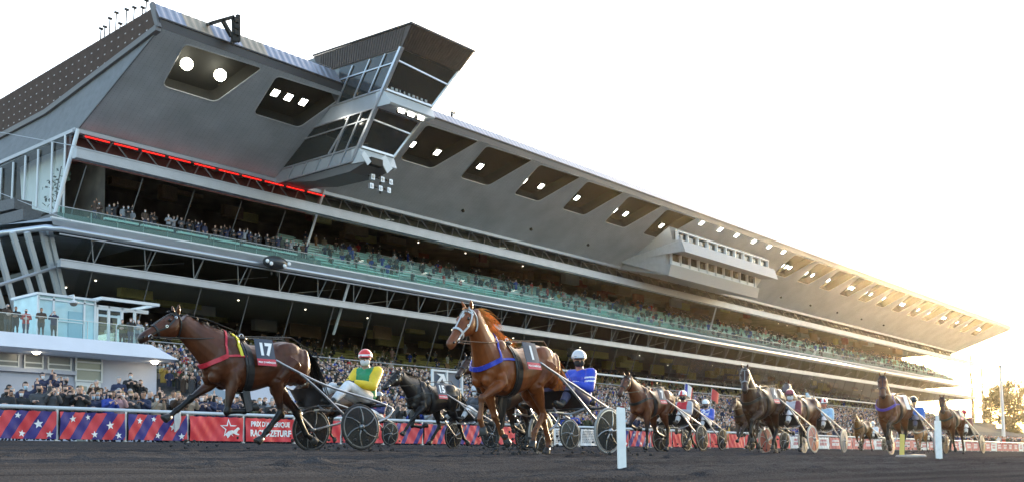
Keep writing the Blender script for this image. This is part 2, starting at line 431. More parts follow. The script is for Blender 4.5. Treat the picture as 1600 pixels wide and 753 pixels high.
# interior: back wall, floors, ceilings
mb = MB()
mb.poly([(44, 97, 2), (290, 97, 2), (290, 97, 29), (44, 97, 29)])
mb.poly([(288, 80.5, 21), (288, 97, 20.6), (288, 97, 29), (288, 82, 28.7)]) if False else None
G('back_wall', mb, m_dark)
mb = MB(); mb.box((42, 80.3, 20.2), (297, 98, 20.5)); mb.box((42, 81.25, 20.55), (69.8, 98, 21.3)); mb.box((42, 80.3, 16.75), (297, 98, 17.15)); mb.box((42, 78, 9.3), (297, 98, 9.6))
G('floor_slab', mb, m_slab)
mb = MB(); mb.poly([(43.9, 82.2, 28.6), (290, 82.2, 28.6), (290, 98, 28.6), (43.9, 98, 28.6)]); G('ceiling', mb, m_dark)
for z_, yy, st in ((28.55, 86, 4.3), (28.55, 91, 5.1), (16.72, 84, 3.7), (16.72, 89, 4.9), (20.17, 83, 6.1)):
    x = 47.
    while x < 285:
        if rr.random() < (.6 if z_ > 28 else .35): mb = MB(); mb.tube([(x, yy, z_), (x, yy, z_-.06)], .075, 8); G('ceiling_spot', mb, mat('spot_glow', (1, .9, .7), emit=1.5))
        x += st*rr.uniform(.8, 2.2)
# banded clutter on the back wall: bars, screens, doorways
mb = MB()
x = 46.
while x < 285:
    w_ = rr.uniform(1, 4)
    for z0, z1 in ((20.6, 25.5), (9.7, 16)):
        if rr.random() < .6:
            a = rr.uniform(z0, z1-1.5); mb.box((x, 96.4-rr.random(), a), (x+w_, 96.9, a+rr.uniform(.5, 2)), rr.choice([0, 1, 2, 3, 1]))
    x += w_+rr.uniform(.2, 2)
G('back_wall_fittings', mb, [mat('panel_red', (.12, .03, .025)), mat('panel_brown', (.16, .12, .07)), mat('panel_olive', (.30, .28, .10)), mat('panel_grey', (.28, .29, .29))])
# bulkheads hung under the ceilings
bh = [mat('bulkhead_olive', (.36, .33, .13), .7, noise=.2), mat('bulkhead_brown', (.22, .15, .09), .7, noise=.2), mat('bulkhead_grey', (.30, .31, .31), .7), mat('bulkhead_red', (.20, .05, .035), .7)]
for zt_, x0_, x1_, n_, w4 in ((16.74, 46, 285, 80, (5, 3, 2, .4)), (28.58, 46, 285, 64, (1, 4, 2, 1.6))):
    for k in range(n_):
        x = rr.uniform(x0_, x1_); y = rr.uniform(83.5, 95) if zt_ < 20 else rr.uniform(87, 96); l = rr.uniform(1.2, 5); mb = MB()
        mb.box((x, y, zt_-rr.uniform(.35, 1.5)), (x+l, y+rr.uniform(.2, 1.2), zt_)); G('bulkhead', mb, rr.choices(bh, w4)[0])
# beams
for nm, y0, y1, z0, z1, xa in (('beam', 79.6, 80.25, 25.65, 26.52, 42.7), ('beam', 79.7, 80.25, 16.6, 17.22, 41.6)):
    mb = MB(); mb.box((xa, y0, z0), (296, y1, z1)); mb.box((xa-.05, y0-.06, z1-.08), (296, y0-.005, z1+.02)); G(nm, mb, m_beam)
mb = MB(); mb.box((43.6, 81.7, 28.45), (287, 82.1, 28.8)); G('soffit_edge', mb, m_beam)
# upper truss band
mb = MB(); mb.poly([(43.8, 83.4, 26.5), (69.6, 83.4, 26.5), (69.6, 83.4, 28.7), (43.8, 83.4, 28.7)]); G('red_band', mb, m_redwall)
mb = MB(); mb.poly([(69.6, 83.4, 26.5), (288, 83.4, 26.5), (288, 83.4, 28.7), (69.6, 83.4, 28.7)]); G('green_band', mb, m_grn)
mb = MB(); k = 0; x = 44.4
while x < 285:
    mb.bar((x, 82, 28.6), (x+1.45, 81.2, 26.5), .1, .1); mb.bar((x+1.45, 81.2, 26.5), (x+2.9, 82, 28.6), .1, .1); x += 2.9
G('upper_truss', mb, mat('truss_dark', (.10, .09, .085), .5))
mb = MB(); x = 44.5
while x < 69:
    mb.tube([(x, 81.6, 28.22), (x+2.2, 81.6, 28.22)], .065, 8); x += 2.65
G('neon_tube', mb, m_red)
mb = MB(); x = 72
while x < 285:        # folded foil glimpses above the second section
    l = rr.uniform(.4, 2.4); z = 26.9+rr.random()*.9
    mb.bar((x, 82.9, z), (x+l, 82.9, z+rr.uniform(-.2, .2)), .05, .07); x += l+rr.uniform(.3, 3)
G('foil_edge', mb, mat('foil', (.55, .55, .48), .3, metal=.5))
# facade glazing, leaning outwards towards the top
def level(zt, zb, yt, name, step=3.05, x0=44.5, x1=292, r=.036, rake=.45, mm=None, pane=True):
    yb = yt+(zt-zb)*rake
    if pane: g = MB(); g.poly([(x0-1, yt+.05, zt), (x1, yt+.05, zt), (x1, yb+.05, zb), (x0-2, yb+.05, zb)]); G(name+'_glass', g, m_fglass)
    first = None; x = x0
    mb_ = MB(); mb_.bar((0, 0, zt-GO.z), (-.35, yb-yt, zb-GO.z), r*2, r*2)
    me_ = mb_.mesh('mullion', mm or m_beam)
    while x < x1:
        link('mullion', me_, stand, (x-GO.x, yt-GO.y, 0)); x += step
level(25.65, 21.2, 81.3, 'upper', 5.2, x1=70, pane=False, mm=mat('mullion_dark', (.11, .11, .11), .4))
level(19.3, 17.2, 79.6, 'middle', 5.2, mm=mat('mullion_dark', (.17, .17, .17)))
level(16.6, 9.6, 80.1, 'lower', 5.2, rake=.36, mm=mat('mullion_dark', (.17, .17, .17)))
# big white raked posts
for a, b, r in (((122, 203, 81.5), (84, 340, 82.6), .17), ((507, 297, 81.5), (473, 406, 83), .12), ((545, 443, 79.6), (521, 522, 82), .14), ((1119, 480, 79.8), (1107, 524, 82), .12)):
    mb = MB(); mb.tube([PY(*a[:2], a[2]), PY(*b[:2], b[2])], r, 8); G('raked_post', mb, m_white)
# balustrade, white ledge, canopy strip and big tube
mb = MB(); mb.poly([(42, 81.2, 20.62), (297, 81.2, 20.62), (297, 81.0, 21.75), (42, 81.0, 21.75)]); G('balustrade_glass', mb, m_teal)
mb = MB(); mb.poly([(70, 81.3, 21.85), (296, 81.3, 21.85), (296, 81.9, 23.3), (70, 81.9, 23.3)]); G('balustrade_glass', mb, glassmat('wind_screen', (.68, .90, .86), .05, alpha=.95, k=.3))
mb = MB(); x = 42.5
while x < 296: mb.box((x, 81.15, 20.6), (x+.05, 81.2, 21.7)); x += 2.4
mb.box((42, 80.95, 21.75), (297, 81.05, 21.8)); G('balustrade_rail', mb, m_beam)
mb = MB()
for x in [46.2, 49.6, 53.2, 56.7, 60.2, 63.6]: mb.box((x, 81.15, 21.42), (x+3.1, 81.5, 21.6))
G('white_ledge', mb, mat('white_cloth', (.75, .77, .77)))
mb = MB(); mb.grid([[(41.2, 80.6, 20.6), (296, 80.6, 20.6)], [(40.6, 79.4, 20.15), (297, 79.4, 20.15)], [(40.5, 78.9, 19.62), (298, 78.9, 19.62)]], 0, closed=False)
mb.box((41.2, 80.4, 20.42), (296, 80.75, 20.66), 1)
G('canopy_strip', mb, [mat('canopy_grey', (.30, .33, .34), .35, metal=.3, noise=.15, scale=.6), m_white])
mb = MB(); mb.tube([(299, 79, 19.4), (41.2, 79, 19.4), (40.2, 79.4, 19.4), (38.9, 83.7, 19.4), (37.5, 96, 19.4)], .26, 12); G('tube_rail', mb, m_steel, smooth=True)
mb = MB(); mb.tube([(299, 78.8, 18.95), (41, 78.8, 18.95)], .07, 6); G('tube_rail', mb, m_beam)
# V struts between tube and lower beam
vm = MB(); vm.tube([(-.62, 79.2-GO.y, 19.2-GO.z), (0, 79.9-GO.y, 17.2-GO.z)], .045, 6); vm.tube([(.62, 79.2-GO.y, 19.2-GO.z), (0, 79.9-GO.y, 17.2-GO.z)], .045, 6); vm = vm.mesh('v_strut', mat('strut_grey', (.24, .25, .25), .5))
x = 44.5
while x < 292: link('v_strut', vm, stand, (x-GO.x, 0, 0)); x += 4.75
mb = MB(); x = 46
while x < 290: mb.tube([(x, 82, 17.4), (x+9, 83, 19.2)], .04, 5); x += 9.5
G('inner_truss', mb, m_beam)
# seat tiers
def tier(y0, z0, rows, dy, dz, xa, xb, ms, mbk, name, gap=.12):
    fl = MB(); se = MB()
    for r in range(rows):
        y = y0+dy*r; z = z0+dz*r
        fl.box((xa, y, z-dz-.02), (xb, y+dy+.05, z))
        x = xa+.3+(r % 3)*.2
        while x < xb-1:
            l = rr.choice([1.6, 2.1, 2.7])
            if rr.random() < .82: mm_ = rr.choice([0, 0, 1]); se.box((x, y+dy*.55, z), (x+l, y+dy*.8, z+.5), mm_); se.box((x, y+dy*.2, z+.28), (x+l, y+dy*.55, z+.36), mm_)
            x += l+rr.choice([.15, .15, .7])
    G(name+'_steps', fl, mbk); G(name+'_seats', se, ms)
tier(81.5, 21.0, 9, .9, .50, 70, 286, [m_seat, mat('white_seat', (.80, .86, .85), .5)], mat('tier_grey', (.30, .36, .35), .8), 'upper_tier')
tier(83, 10.0, 9, 1.2, .52, 46, 290, [m_olive, mat('olive_dark', (.12, .12, .05), .6)], mat('tier_olive', (.09, .085, .045), .8, noise=.3), 'lower_tier')
mb = MB(); mb.box((42, 75.4, 8.6), (297, 76, 9.9)); mb.box((42, 74.05, 1.2), (297, 75.4, 8.7)); G('plinth_wall', mb, mat('plinth', (.12, .12, .12), .8, noise=.2))
mb = MB(); mb.tube([(42, 77.5, 11.0), (297, 77.5, 11.0)], .05, 6); mb.tube([(100, 80, 12.6), (240, 80, 12.6)], .16, 5, 1); G('lower_handrail', mb, [m_beam, m_white])
# left end wall: glazing, mullions, white blind, stair slabs, steel legs
mb = MB(); mb.poly([(43.3, 83, 21), (43.3, 125, 21), (43.6, 125, 28), (43.6, 82, 28.6)]); G('end_glass', mb, glassmat('end_pane', (.80, .84, .83), .0, k=.08))
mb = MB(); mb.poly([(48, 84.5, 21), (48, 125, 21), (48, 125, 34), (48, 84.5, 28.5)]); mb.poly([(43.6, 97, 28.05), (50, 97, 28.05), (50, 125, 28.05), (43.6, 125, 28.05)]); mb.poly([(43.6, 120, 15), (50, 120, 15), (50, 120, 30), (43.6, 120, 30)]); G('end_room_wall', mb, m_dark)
for px, pyt, pyb in ((102, 212, 335), (82, 222, 337), (60, 234, 325), (40, 244, 322), (21, 254, 318), (2, 263, 312)):
    mb = MB(); a = PX(px, pyt, 43.45); b = PX(px-3, pyb, 43.3); mb.tube([a, b], .09, 6); G('mullion', mb, m_white)
mb = MB(); mb.poly([PX(31, 262, 45.5), PX(106, 222, 45.5), PX(92, 338, 45.5), PX(34, 322, 45.5)]); G('white_blind', mb, mat('blind', (.8, .82, .82), .5))
mb = MB(); mb.bar((43.2, 82, 20.9), (43.0, 125, 20.9), .5, .5); mb.bar((43.6, 81.8, 28.55), (43.6, 125, 27.9), .25, .3); G('end_frame', mb, m_beam)
mb = MB()
for a, b in (((-12, 332), (36, 321)), ((-6, 352), (50, 338))):
    p, q = PX(*a, 41.0), PX(*b, 41.5); mb.bar(p, q, 1.6, .9)
G('stair_slab', mb, mat('stair_concrete', (.13, .13, .135), .7, noise=.2))
mb = MB(); mb.poly([(41, 79.6, 19.0), (38.6, 84, 19.0), (37, 98, 19.0), (48, 98, 19.0), (48, 79.6, 19.0)]); mb.poly([(41, 79.4, 20.1), (38.9, 83.6, 20.1), (37.2, 98, 20.1), (48, 98, 20.5), (48, 80.6, 20.6), (41.2, 80.6, 20.6)])
G('end_canopy', mb, mat('canopy_grey', (.3, .33, .34)))
for a, b in (((-8, 366), (26, 490)), ((19, 363), (56, 480)), ((42, 363), (76, 485)), ((66, 362), (92, 462)), ((77, 361), (101, 470)), ((-30, 370), (4, 480))):
    mb = MB(); p, q = PY(*a, 80.6), PY(*b, 82.2); mb.bar(p, q, .34, .42, up=V((0, 1, 0))); G('steel_leg', mb, mat('leg_paint', (.50, .53, .54), .4, metal=.2))
mb = MB(); mb.tube([PY(-6, 446, 81.3), PY(90, 416, 81.3)], .15, 6); G('cross_tie', mb, m_beam)
mb = MB(); mb.poly([PY(-40, 364, 82.6), PY(84, 361, 82.6), PY(110, 500, 84.5), PY(-40, 500, 84.5)]); G('end_glass', mb, glassmat('end_pane', (.80, .84, .83), .0, k=.08))
mb = MB(); mb.poly([(30, 97.2, 2), (44, 97.2, 2), (44, 97.2, 19), (30, 97.2, 19)]); mb.box((30, 83.5, 9.3), (44, 97, 9.6)); G('end_back_wall', mb, m_dark)
mb = MB(); mb.tube([PX(0, 207, 42), PX(120, 229, 42)], .03, 5); mb.tube([PX(0, 302, 41), PX(110, 345, 41)], .03, 5); G('stay_cable', mb, m_beam)

# ---------------- press tower
TXL, TXR = 64.47, 72.6
fr = lambda z: 63+(39.1-z)*.7037
tower = MB()
prof = [(fr(39.1), 39.1), (fr(37.35), 37.35), (fr(34.1), 34.1), (fr(29.5), 29.5), (fr(28.25), 28.25), (82.6, 28.4), (82.6, 39.6), (75.4, 39.55)]
xr = lambda z: TXR-max(0, 39.1-z)*.40
tower.grid([[(TXL, y, z) for y, z in prof], [(xr(z), y, z) for y, z in prof]], 0)
to = G('press_tower', tower, mat('tower_body', (.22, .235, .25), .5, metal=.2))
mb = MB()       # brown ribbed hood
hp = [(fr(39.15)-.12, 39.15), (fr(37.3)-.12, 37.3), (75, 37.75), (76, 39.62)]
mb.grid([[(TXL-.12, y, z) for y, z in hp], [(xr(z)+.12, y, z) for y, z in hp]], 0)
for k in range(26):
    f_ = k/25; mb.bar((TXL+.1+(TXR-TXL-.2)*f_, hp[0][0]-.03, 39.1), (TXL+.1+(xr(37.35)-TXL-.2)*f_, hp[1][0]-.03, 37.35), .06, .06)
for k in range(34):
    y = 64.4+10.5*k/33; mb.bar((TXL-.15, y, 37.36+.4*(k/33)), (TXL-.15, y-.7*(1-k/33), 39.1+.4*k/33), .06, .06)
G('tower_hood', mb, m_brown, to)
mb = MB(); mb.box((TXL-.2, 62.8, 39.12), (TXR+.2, 63.2, 39.3)); mb.bar((TXL-.2, 63, 39.2), (TXL-.2, 76, 39.7), .14, .14); G('hood_edge', mb, m_fasc, to)
def fq(x0, x1, z0, z1, o=.06):      # quad on the raked front
    return [(x0, fr(z0)-o, z0), (xr(z0)-.15, fr(z0)-o, z0), (xr(z1)-.15, fr(z1)-o, z1), (x0, fr(z1)-o, z1)]
W_ = TXR-TXL
mb = MB(); mb.poly(fq(TXL+.15, TXR-.15, 34.15, 37.25)); mb.poly(fq(TXL+.15, TXR-.15, 29.6, 32.6)); G('tower_window', mb, m_tglass, to)
mb = MB()
def fbar(x0, z0, x1, z1, w_=.13): mb.bar((x0, fr(z0)-.09, z0), (x1, fr(z1)-.09, z1), w_, w_)
fbar(TXL, 28.3, TXL, 37.4, .24); fbar(xr(28.3), 28.3, xr(37.4), 37.4, .2)
fbar(TXL, 36.4, xr(36.1), 36.1); fbar(TXL, 31.75, xr(31.6), 31.6); fbar(TXL, 34.15, xr(34.15), 34.15, .2); fbar(TXL, 29.55, xr(29.55), 29.55, .2)
G('window_frame', mb, m_steel, to)
# side windows (both sides)
for sx, xs_ in ((-1, TXL),):
    o = xs_+sx*.05; g = MB(); f_ = MB(); p_ = MB()
    ys_ = lambda z: 72+(35.1-z)*1.575
    g.poly([(o, fr(34.2)+.15, 34.2), (o, fr(37.2)+.15, 37.2), (o, 72.4, 37.6), (o, 72.4, 34.2)])
    g.poly([(o, fr(29.6)+.15, 29.6), (o, fr(32.6)+.15, 32.6), (o, ys_(32.6)+.2, 32.6), (o, ys_(29.6)+.2, 29.6)])
    p_.poly([(o, fr(32.7), 32.7), (o, fr(34.1), 34.1), (o, ys_(34.1), 34.1), (o, ys_(32.7), 32.7)])
    p_.poly([(o, fr(28.3), 28.3), (o, fr(29.5), 29.5), (o, ys_(29.5), 29.5), (o, ys_(28.3), 28.3)])
    o2 = xs_+sx*.12
    for z in (28.3, 29.55, 32.65, 34.15): f_.bar((o2, fr(z), z), (o2, ys_(z)+.1, z), .12, .12)
    f_.bar((o2, fr(36.2), 36.2), (o2, 72.3, 36.4), .1, .1); f_.bar((o2, fr(31.8), 31.8), (o2, ys_(31.8), 31.8), .1, .1)
    for d in (1.9, 3.9, 6.2): f_.bar((o2, fr(37.3)+d, 37.3), (o2, fr(34.1)+d, 34.1), .12, .12)
    for d in (1.7, 3.4): f_.bar((o2, fr(32.6)+d, 32.6), (o2, fr(28.3)+d, 28.3), .14, .14)
    f_.bar((o2, fr(32.6)+3.9, 31.8), (o2, fr(29.6)+4.1, 29.6), .2, .2)
    for d in (5.2, 7.2, 9.2): f_.bar((o2, fr(29.5)+d, 29.5), (o2, fr(28.3)+d, 28.3), .1, .1)
    f_.bar((o2, fr(37.4), 37.4), (o2, fr(28.3), 28.3), .26, .26)
    G('tower_side_window', g, m_tglass, to); G('tower_side_panel', p_, m_panel, to); G('side_window_frame', f_, m_steel, to)
mb = MB()       # projecting sills
for z in (34.05, 29.45):
    mb = MB(); a = fr(z); pr = [(a-.02, z+.05), (a-1.0, z-1.3), (a-.85, z-1.45), (a+.9, z-1.35), (a+.9, z)]
    mb.grid([[(TXL-.1, y, q) for y, q in pr], [(xr(q)+.1, y, q) for y, q in pr]], 0); G('projecting_sill', mb, mat('sill_grey', (.52, .55, .56), .4), to)
pass
mb = MB(); hull = [(68.7, 28.0), (71, 27.45), (76, 27.5), (82, 28.5), (70, 28.35)]
mb.grid([[(TXL, y, z) for y, z in hull], [(xr(z)-.2-(y-68.7)*.05, y, z) for y, z in hull]], 0); G('tower_hull', mb, mat('hull_grey', (.13, .135, .14), .5), to)
for px, py in ((627, 172), (642, 177.5), (657, 183)):
    mb = MB(); c = PY(px, py, 66.2); mb.box(c+V((-.33, -.08, -.28)), c+V((.33, .05, .34)), 0); mb.box(c+V((-.36, .06, -.31)), c+V((.36, .3, .37)), 1); G('floodlight', mb, [m_lamp, m_rec], to)
for k in range(9):
    mb = MB(); x = TXL+.6+k*.55; mb.box((x, fr(34.4)-.11, 34.25), (x+rr.uniform(.1, .4), fr(34.4)-.07, 34.3+rr.uniform(.2, .9)))
    G('desk_gear', mb, mat('gear', (.35, .38, .38)), to)

# ---------------- commentary box
CX0, CX1 = 127.6, 157.4
m_cheek = mat('box_cheek', (.36, .37, .375), .5, noise=.1, scale=2)
body = MB()
pr = [(74.3, 33.7), (73.9, 31.7), (72.6, 31.55), (72.05, 29.85), (74.9, 30.25), (74.9, 28.45), (74.2, 28.35), (74.6, 26.75), (82.0, 28.5)]
r0 = []; 
for y, z in pr: r0.append((CX0-(y-72)*.18+.4, y, z))
body.grid([r0, [(CX1+(.4 if z > 29 else -2), y, z) for y, z in pr]], 0)
cb = G('commentary_box', body, mat('box_grey', (.33, .34, .345), .5, noise=.06))
mb = MB()
s0, s1, s2 = V((125.6, 81.3, 29.25)), V((131.0, 74.5, 33.55)), V((133.5, 82.4, 28.5))
f0, f1, f2 = V((127.7, 72.6, 31.5)), V((127.6, 72.1, 29.9)), V((127.4, 74.6, 26.8))
for q in ((s0, s1, f0, f1), (s0, f1, V((127.3, 74.9, 30.2)), V((127.2, 74.9, 28.4)), f2), (s0, f2, s2)): mb.poly(q)
G('box_cheek', mb, m_cheek, cb)
mb = MB()
for k in range(11):
    x = CX0+.5+(CX1-CX0-1.0)*k/10; mb.box((x-.11, 73.2, 31.6), (x+.11, 73.6, 32.95))
    x2 = CX0+.7+(CX1-CX0-3.6)*k/10; mb.box((x2-.11, 74.4, 28.4), (x2+.11, 74.75, 30.1))
mb.box((CX0+.4, 73.15, 32.85), (CX1-.4, 73.6, 33.0)); mb.box((CX0+.4, 73.15, 31.56), (CX1-.4, 73.6, 31.68))
mb.box((CX0+.6, 74.35, 28.36), (CX1-2.7, 74.75, 28.5))
G('window_frame', mb, m_white, cb)
mb = MB(); mb.box((CX0+.4, 73.62, 31.6), (CX1-.4, 73.7, 33.3)); mb.box((CX0+.6, 74.78, 28.4), (CX1-2.7, 74.86, 30.2)); G('window', mb, m_tglass, cb)
mb = MB(); mb.box((CX0+.7, 74.6, 28.5), (CX1-2.8, 74.74, 29.05)); G('white_desk', mb, mat('white_desk', (.85, .86, .86)), cb)
# ------------------------------------------------------------------ things on the stand
mb = MB()
for a, b in (((330, 37), (365, 27)), ((365, 27), (366, 60)), ((372, 24), (372, 66)), ((366, 60), (362, 70)), ((347, 31), (362, 58))):
    mb.bar(PY(*a, 71.2), PY(*b, 71.2), .28, .28)
mb.bar(PY(330, 37, 71.2), PY(322, 40, 73.2), .2, .2)
for q in ((369, 32), (369, 42), (369, 52), (366, 62)):
    c = PY(*q, 71.1); mb.box(c-V((.25, .15, .2)), c+V((.25, .15, .2)))
tag(mb.build('antenna_bracket', m_rec), 'dark steel antenna bracket sticking up over the roof edge near the left end', 'antenna')
for k, (px, yt, yb) in enumerate(((157, 46, 72), (163, 43, 67), (171, 30, 62), (181, 21, 57), (187, 38, 52), (197, 16, 50), (209, 13, 42), (222, 13, 38), (228, 2, 30), (237, 12, 26))):
    X = 52; a = PX(px-1, yb+6, X); b = PX(px+1, yt, X); mb = MB()
    mb.tube([a, b], .06, 5); mb.box(b-V((.2, .1, .05)), b+V((.2, .1, .12)))
    tag(mb.build('antenna_mast', m_rec), 'thin antenna mast with a small head standing on the roof at its left end', 'antenna mast', 'antenna masts on the left end of the roof')
mb = MB(); mb.tube([PX(646, 42, 66), PX(640, 32, 66)], .04, 5); tag(mb.build('antenna_mast', m_steel), 'short slanting aerial on top of the brown hood of the press tower', 'aerial')
# small floodlight rig under the tower
mb = MB(); Yr = 70.2; rig = MB()
rig.tube([PY(594, 262, Yr), PY(594, 303, Yr)], .06, 6); rig.tube([PY(576, 275, Yr), PY(611, 284, Yr)], .05, 6); rig.tube([PY(576, 291, Yr), PY(611, 298, Yr)], .05, 6)
rg = empty('spotlight_rig', PY(594, 303, Yr), 'hanging rig of six small spotlights under the press tower', 'spotlight rig')
rig.build('rig_frame', m_rec, rg, org=rg.location)
for q in ((582, 277), (597, 281), (610, 285), (580, 291), (594, 295), (607, 298)):
    c = PY(*q, Yr-.15); b = MB(); b.box(c-V((.22, .1, .25)), c+V((.22, .2, .25)), 0); b.ell(c-V((0, .1, 0)), (.16, .06, .18), n=8, m=1); b.build('spotlight', [m_steel, m_white], rg, org=rg.location)
cm = empty('camera_housing', PY(588, 250, 69.2), 'pale camera housing with open flaps beneath the tower sill', 'camera')
b = MB(); c = PY(586, 254, 68.6); b.box(c-V((.7, .3, .35)), c+V((.7, .3, .3))); b.build('housing', m_rec, cm, org=cm.location)
b = MB(); c1 = PY(604, 258, 68.4); b.bar(c1-V((.5, 0, -.6)), c1+V((.4, 0, -.5)), .08, .9); c2 = PY(572, 246, 68.4); b.bar(c2-V((.4, 0, -.3)), c2+V((.4, 0, -.5)), .08, .6); b.build('flap', m_white, cm, org=cm.location)
# the rounded pod hanging on the tube
pd = empty('lamp_pod', PY(429, 410, 78), 'dark rounded pod with white lamps hanging on the long tube of the stand', 'lamp pod')
b = MB(); b.ell(PY(430, 410, 78), (1.35, .8, .62), n=20); pb = b.build('pod_shell', mat('pod_shell', (.05, .055, .06), .3), pd, True, org=pd.location)
for q in ((418, 407), (424, 411), (445, 415), (452, 412)):
    b = MB(); b.ell(PY(*q, 77.15), (.2, .12, .2), n=10); b.build('pod_lamp', mat('pod_lamp', (.9, .92, .92)), pd, True, org=pd.location)
b = MB(); b.tube([PY(424, 424, 78), PY(424, 429, 78)], .07, 6); b.tube([PY(433, 426, 78), PY(433, 431, 78)], .07, 6); b.build('pod_bracket', m_rec, pd, org=pd.location)

# ------------------------------------------------------------------ low terrace building at the left
TO = V((30, 60, 1.2))
m_lav = mat('lavender_render', (.48, .50, .59), .85, noise=.05, scale=1.2, bump=.1)
m_slabw = mat('pale_slab', (.64, .67, .74), .7, noise=.04, scale=1)
tb = empty('terrace_building', TO, 'low lavender grey building with an overhanging white slab and glass balustrade at the left', 'building')
T = lambda n, b, m, p=None: b.build(n, m, p or tb, org=TO)
b = MB(); b.box((12, 60, 1.2), (37.85, 72, 7.3)); T('wall', b, m_lav)
b = MB(); pr = [(58, 8.05), (57.6, 7.2), (58.2, 7.12), (73, 7.12), (73, 8.05)]
b.grid([[(10, y, z) for y, z in pr], [(36.2 if z > 8 else 37.9, y, z) for y, z in pr]], 0); T('slab', b, m_slabw)
b = MB(); b.poly([(10, 58.25, 8.05), (35.8, 58.25, 8.05), (35.8, 58.25, 9.12), (10, 58.25, 9.12)]); b.poly([(35.8, 58.25, 8.05), (35.8, 70, 8.05), (35.8, 70, 9.12), (35.8, 58.25, 9.12)]); bg_ = T('balustrade', b, glassmat('terrace_glass', (.72, .86, .88), .12))
b = MB()
for k in range(15): b.box((10+1.843*k, 58.22, 8.06), (10.03+1.843*k, 58.28, 9.1))
b.box((10, 58.22, 9.12), (35.83, 58.28, 9.15)); T('balustrade_rail', b, m_steel, bg_)
# door with glazed panes above, high windows, round lamps
xa, xb = PY(118, 600, 59.9).x, PY(157, 600, 59.9).x; zt = PY(120, 554, 59.9).z; zd = PY(140, 597, 59.9).z
b = MB(); b.box((xa, 59.85, 1.25), (xb, 59.95, zd)); dr = T('door', b, m_white)
b = MB(); xm = (xa+xb)/2
for u, v in ((xa+.12, xm-.12), (xm+.12, xb-.12)): b.box((u, 59.82, 1.5), (v, 59.848, zd-.25))
T('door_pane', b, mat('grey_pane', (.28, .30, .27), .15), dr)
b = MB(); b.box((xa, 59.88, zd+.05), (xb, 59.95, zt)); wn = T('window', b, mat('grey_pane', (.28, .30, .27)))
b = MB()
for z in (zd+.08, zd+(zt-zd)*.47, zd+(zt-zd)*.75, zt): b.box((xa-.05, 59.8, z-.05), (xb+.05, 59.87, z+.05))
for x in (xa-.03, xb+.03): b.box((x-.05, 59.79, zd), (x+.05, 59.86, zt))
T('window_frame', b, m_white, wn)
for p0, p1 in ((-14, 28), (38, 66), (75, 110)):
    X0, X1 = PY(p0, 550, 59.9).x, PY(p1, 550, 59.9).x; b = MB(); b.box((X0, 59.86, 6.35), (X1, 59.95, 7.05)); wn = T('window', b, mat('slot_pane', (.20, .21, .22), .3))
    b = MB()
    for z in (6.33, 6.62): b.box((X0-.05, 59.8, z-.04), (X1+.05, 59.85, z+.04))
    b.box((X0-.05, 59.79, 6.3), (X0+.03, 59.85, 7.05)); b.box((X1-.03, 59.79, 6.3), (X1+.05, 59.85, 7.05)); T('window_frame', b, m_white, wn)
b = MB(); b.box((PY(-20, 552, 59.9).x, 59.7, 6.05), (PY(118, 552, 59.9).x, 59.78, 6.28)); T('blind_box', b, m_lav)
for px, py in ((57, 548), (242, 564)):
    b = MB(); c = PY(px, py, 58.6); b.ell(c, (.24, .24, .2), n=12); b.tube([c+V((0, 0, .15)), c+V((0, 0, .4))], .06, 6, 1); T('globe_lamp', b, [mat('globe_glow', (1, .85, .6), emit=4), m_steel])
# glass kiosk and white pergola on the terrace
m_kg = glassmat('kiosk_glass', (.75, .90, .92), .15)
k0 = PY(58, 517, 61); kx0, kx1 = k0.x, PY(147, 517, 61).x; kz = 8.06
kk = empty('glass_kiosk', ((kx0+kx1)/2, 62.5, kz), 'pale blue glass kiosk with a flat white roof on the terrace', 'kiosk')
ko = kk.location.copy(); zt = PY(60, 460, 61).z
b = MB(); b.box((kx0, 61, kz), (kx1, 64, zt)); b.build('glass_wall', mat('kiosk_wall', (.42, .62, .66), .15, noise=.2, scale=.8), kk, org=ko)
b = MB(); b.box((kx0-.15, 60.8, zt), (kx1+.15, 64.1, zt+.14)); b.build('kiosk_roof', m_white, kk, org=ko)
b = MB()
for x in (kx0, kx0+.95, kx1-.7, kx1): b.box((x-.06, 60.9, kz), (x+.06, 60.98, zt))
b.box((kx0, 60.9, zt-.25), (kx1, 60.98, zt-.15)); b.box((kx0+.95, 60.9, kz+1.3), (kx1-.7, 60.98, kz+1.36)); b.build('kiosk_frame', m_white, kk, org=ko)
b = MB(); b.box((kx0+1.9, 60.93, kz+.1), (kx1-.8, 60.985, kz+2)); b.build('blue_door', mat('kiosk_door', (.22, .42, .50), .2), kk, org=ko)
dm = empty('dome_camera', PY(115, 470, 60.2), 'white dome camera on a bracket in front of the glass kiosk', 'camera'); do = dm.location.copy()
b = MB(); c = PY(115, 472, 60.2); b.tube([c+V((0, 0, .12)), c+V((0, 0, .02)), c-V((0, 0, .06))], [.1, .33, .3], 14); b.build('dome_cap', m_white, dm, org=do)
b = MB(); b.ell(c-V((0, 0, .08)), (.22, .22, .16), n=12); b.build('dome_glass', m_dark, dm, org=do)
b = MB(); b.tube([c+V((0, 0, .1)), c+V((0, 0, .45)), c+V((0, .8, .45))], .05, 6); b.build('bracket', m_white, dm, org=do)
pg0 = PY(150, 517, 61.5); pg = empty('pergola', (pg0.x+1.8, 62.5, 8.06), 'white framed glass pergola on the terrace beside the kiosk', 'pergola'); po = pg.location.copy()
b = MB()
x0, x1 = PY(152, 500, 61).x, PY(232, 500, 61).x
z1 = PY(170, 472, 61).z; z2 = z1-.25
for x in (x0, x0+.8, x0+1.7, x0+2.6): b.box((x-.07, 61, 8.06), (x+.07, 61.14, z2))
for x in (x0, x0+1.7, x1-.3): b.box((x-.07, 64, 8.06), (x+.07, 64.14, z2))
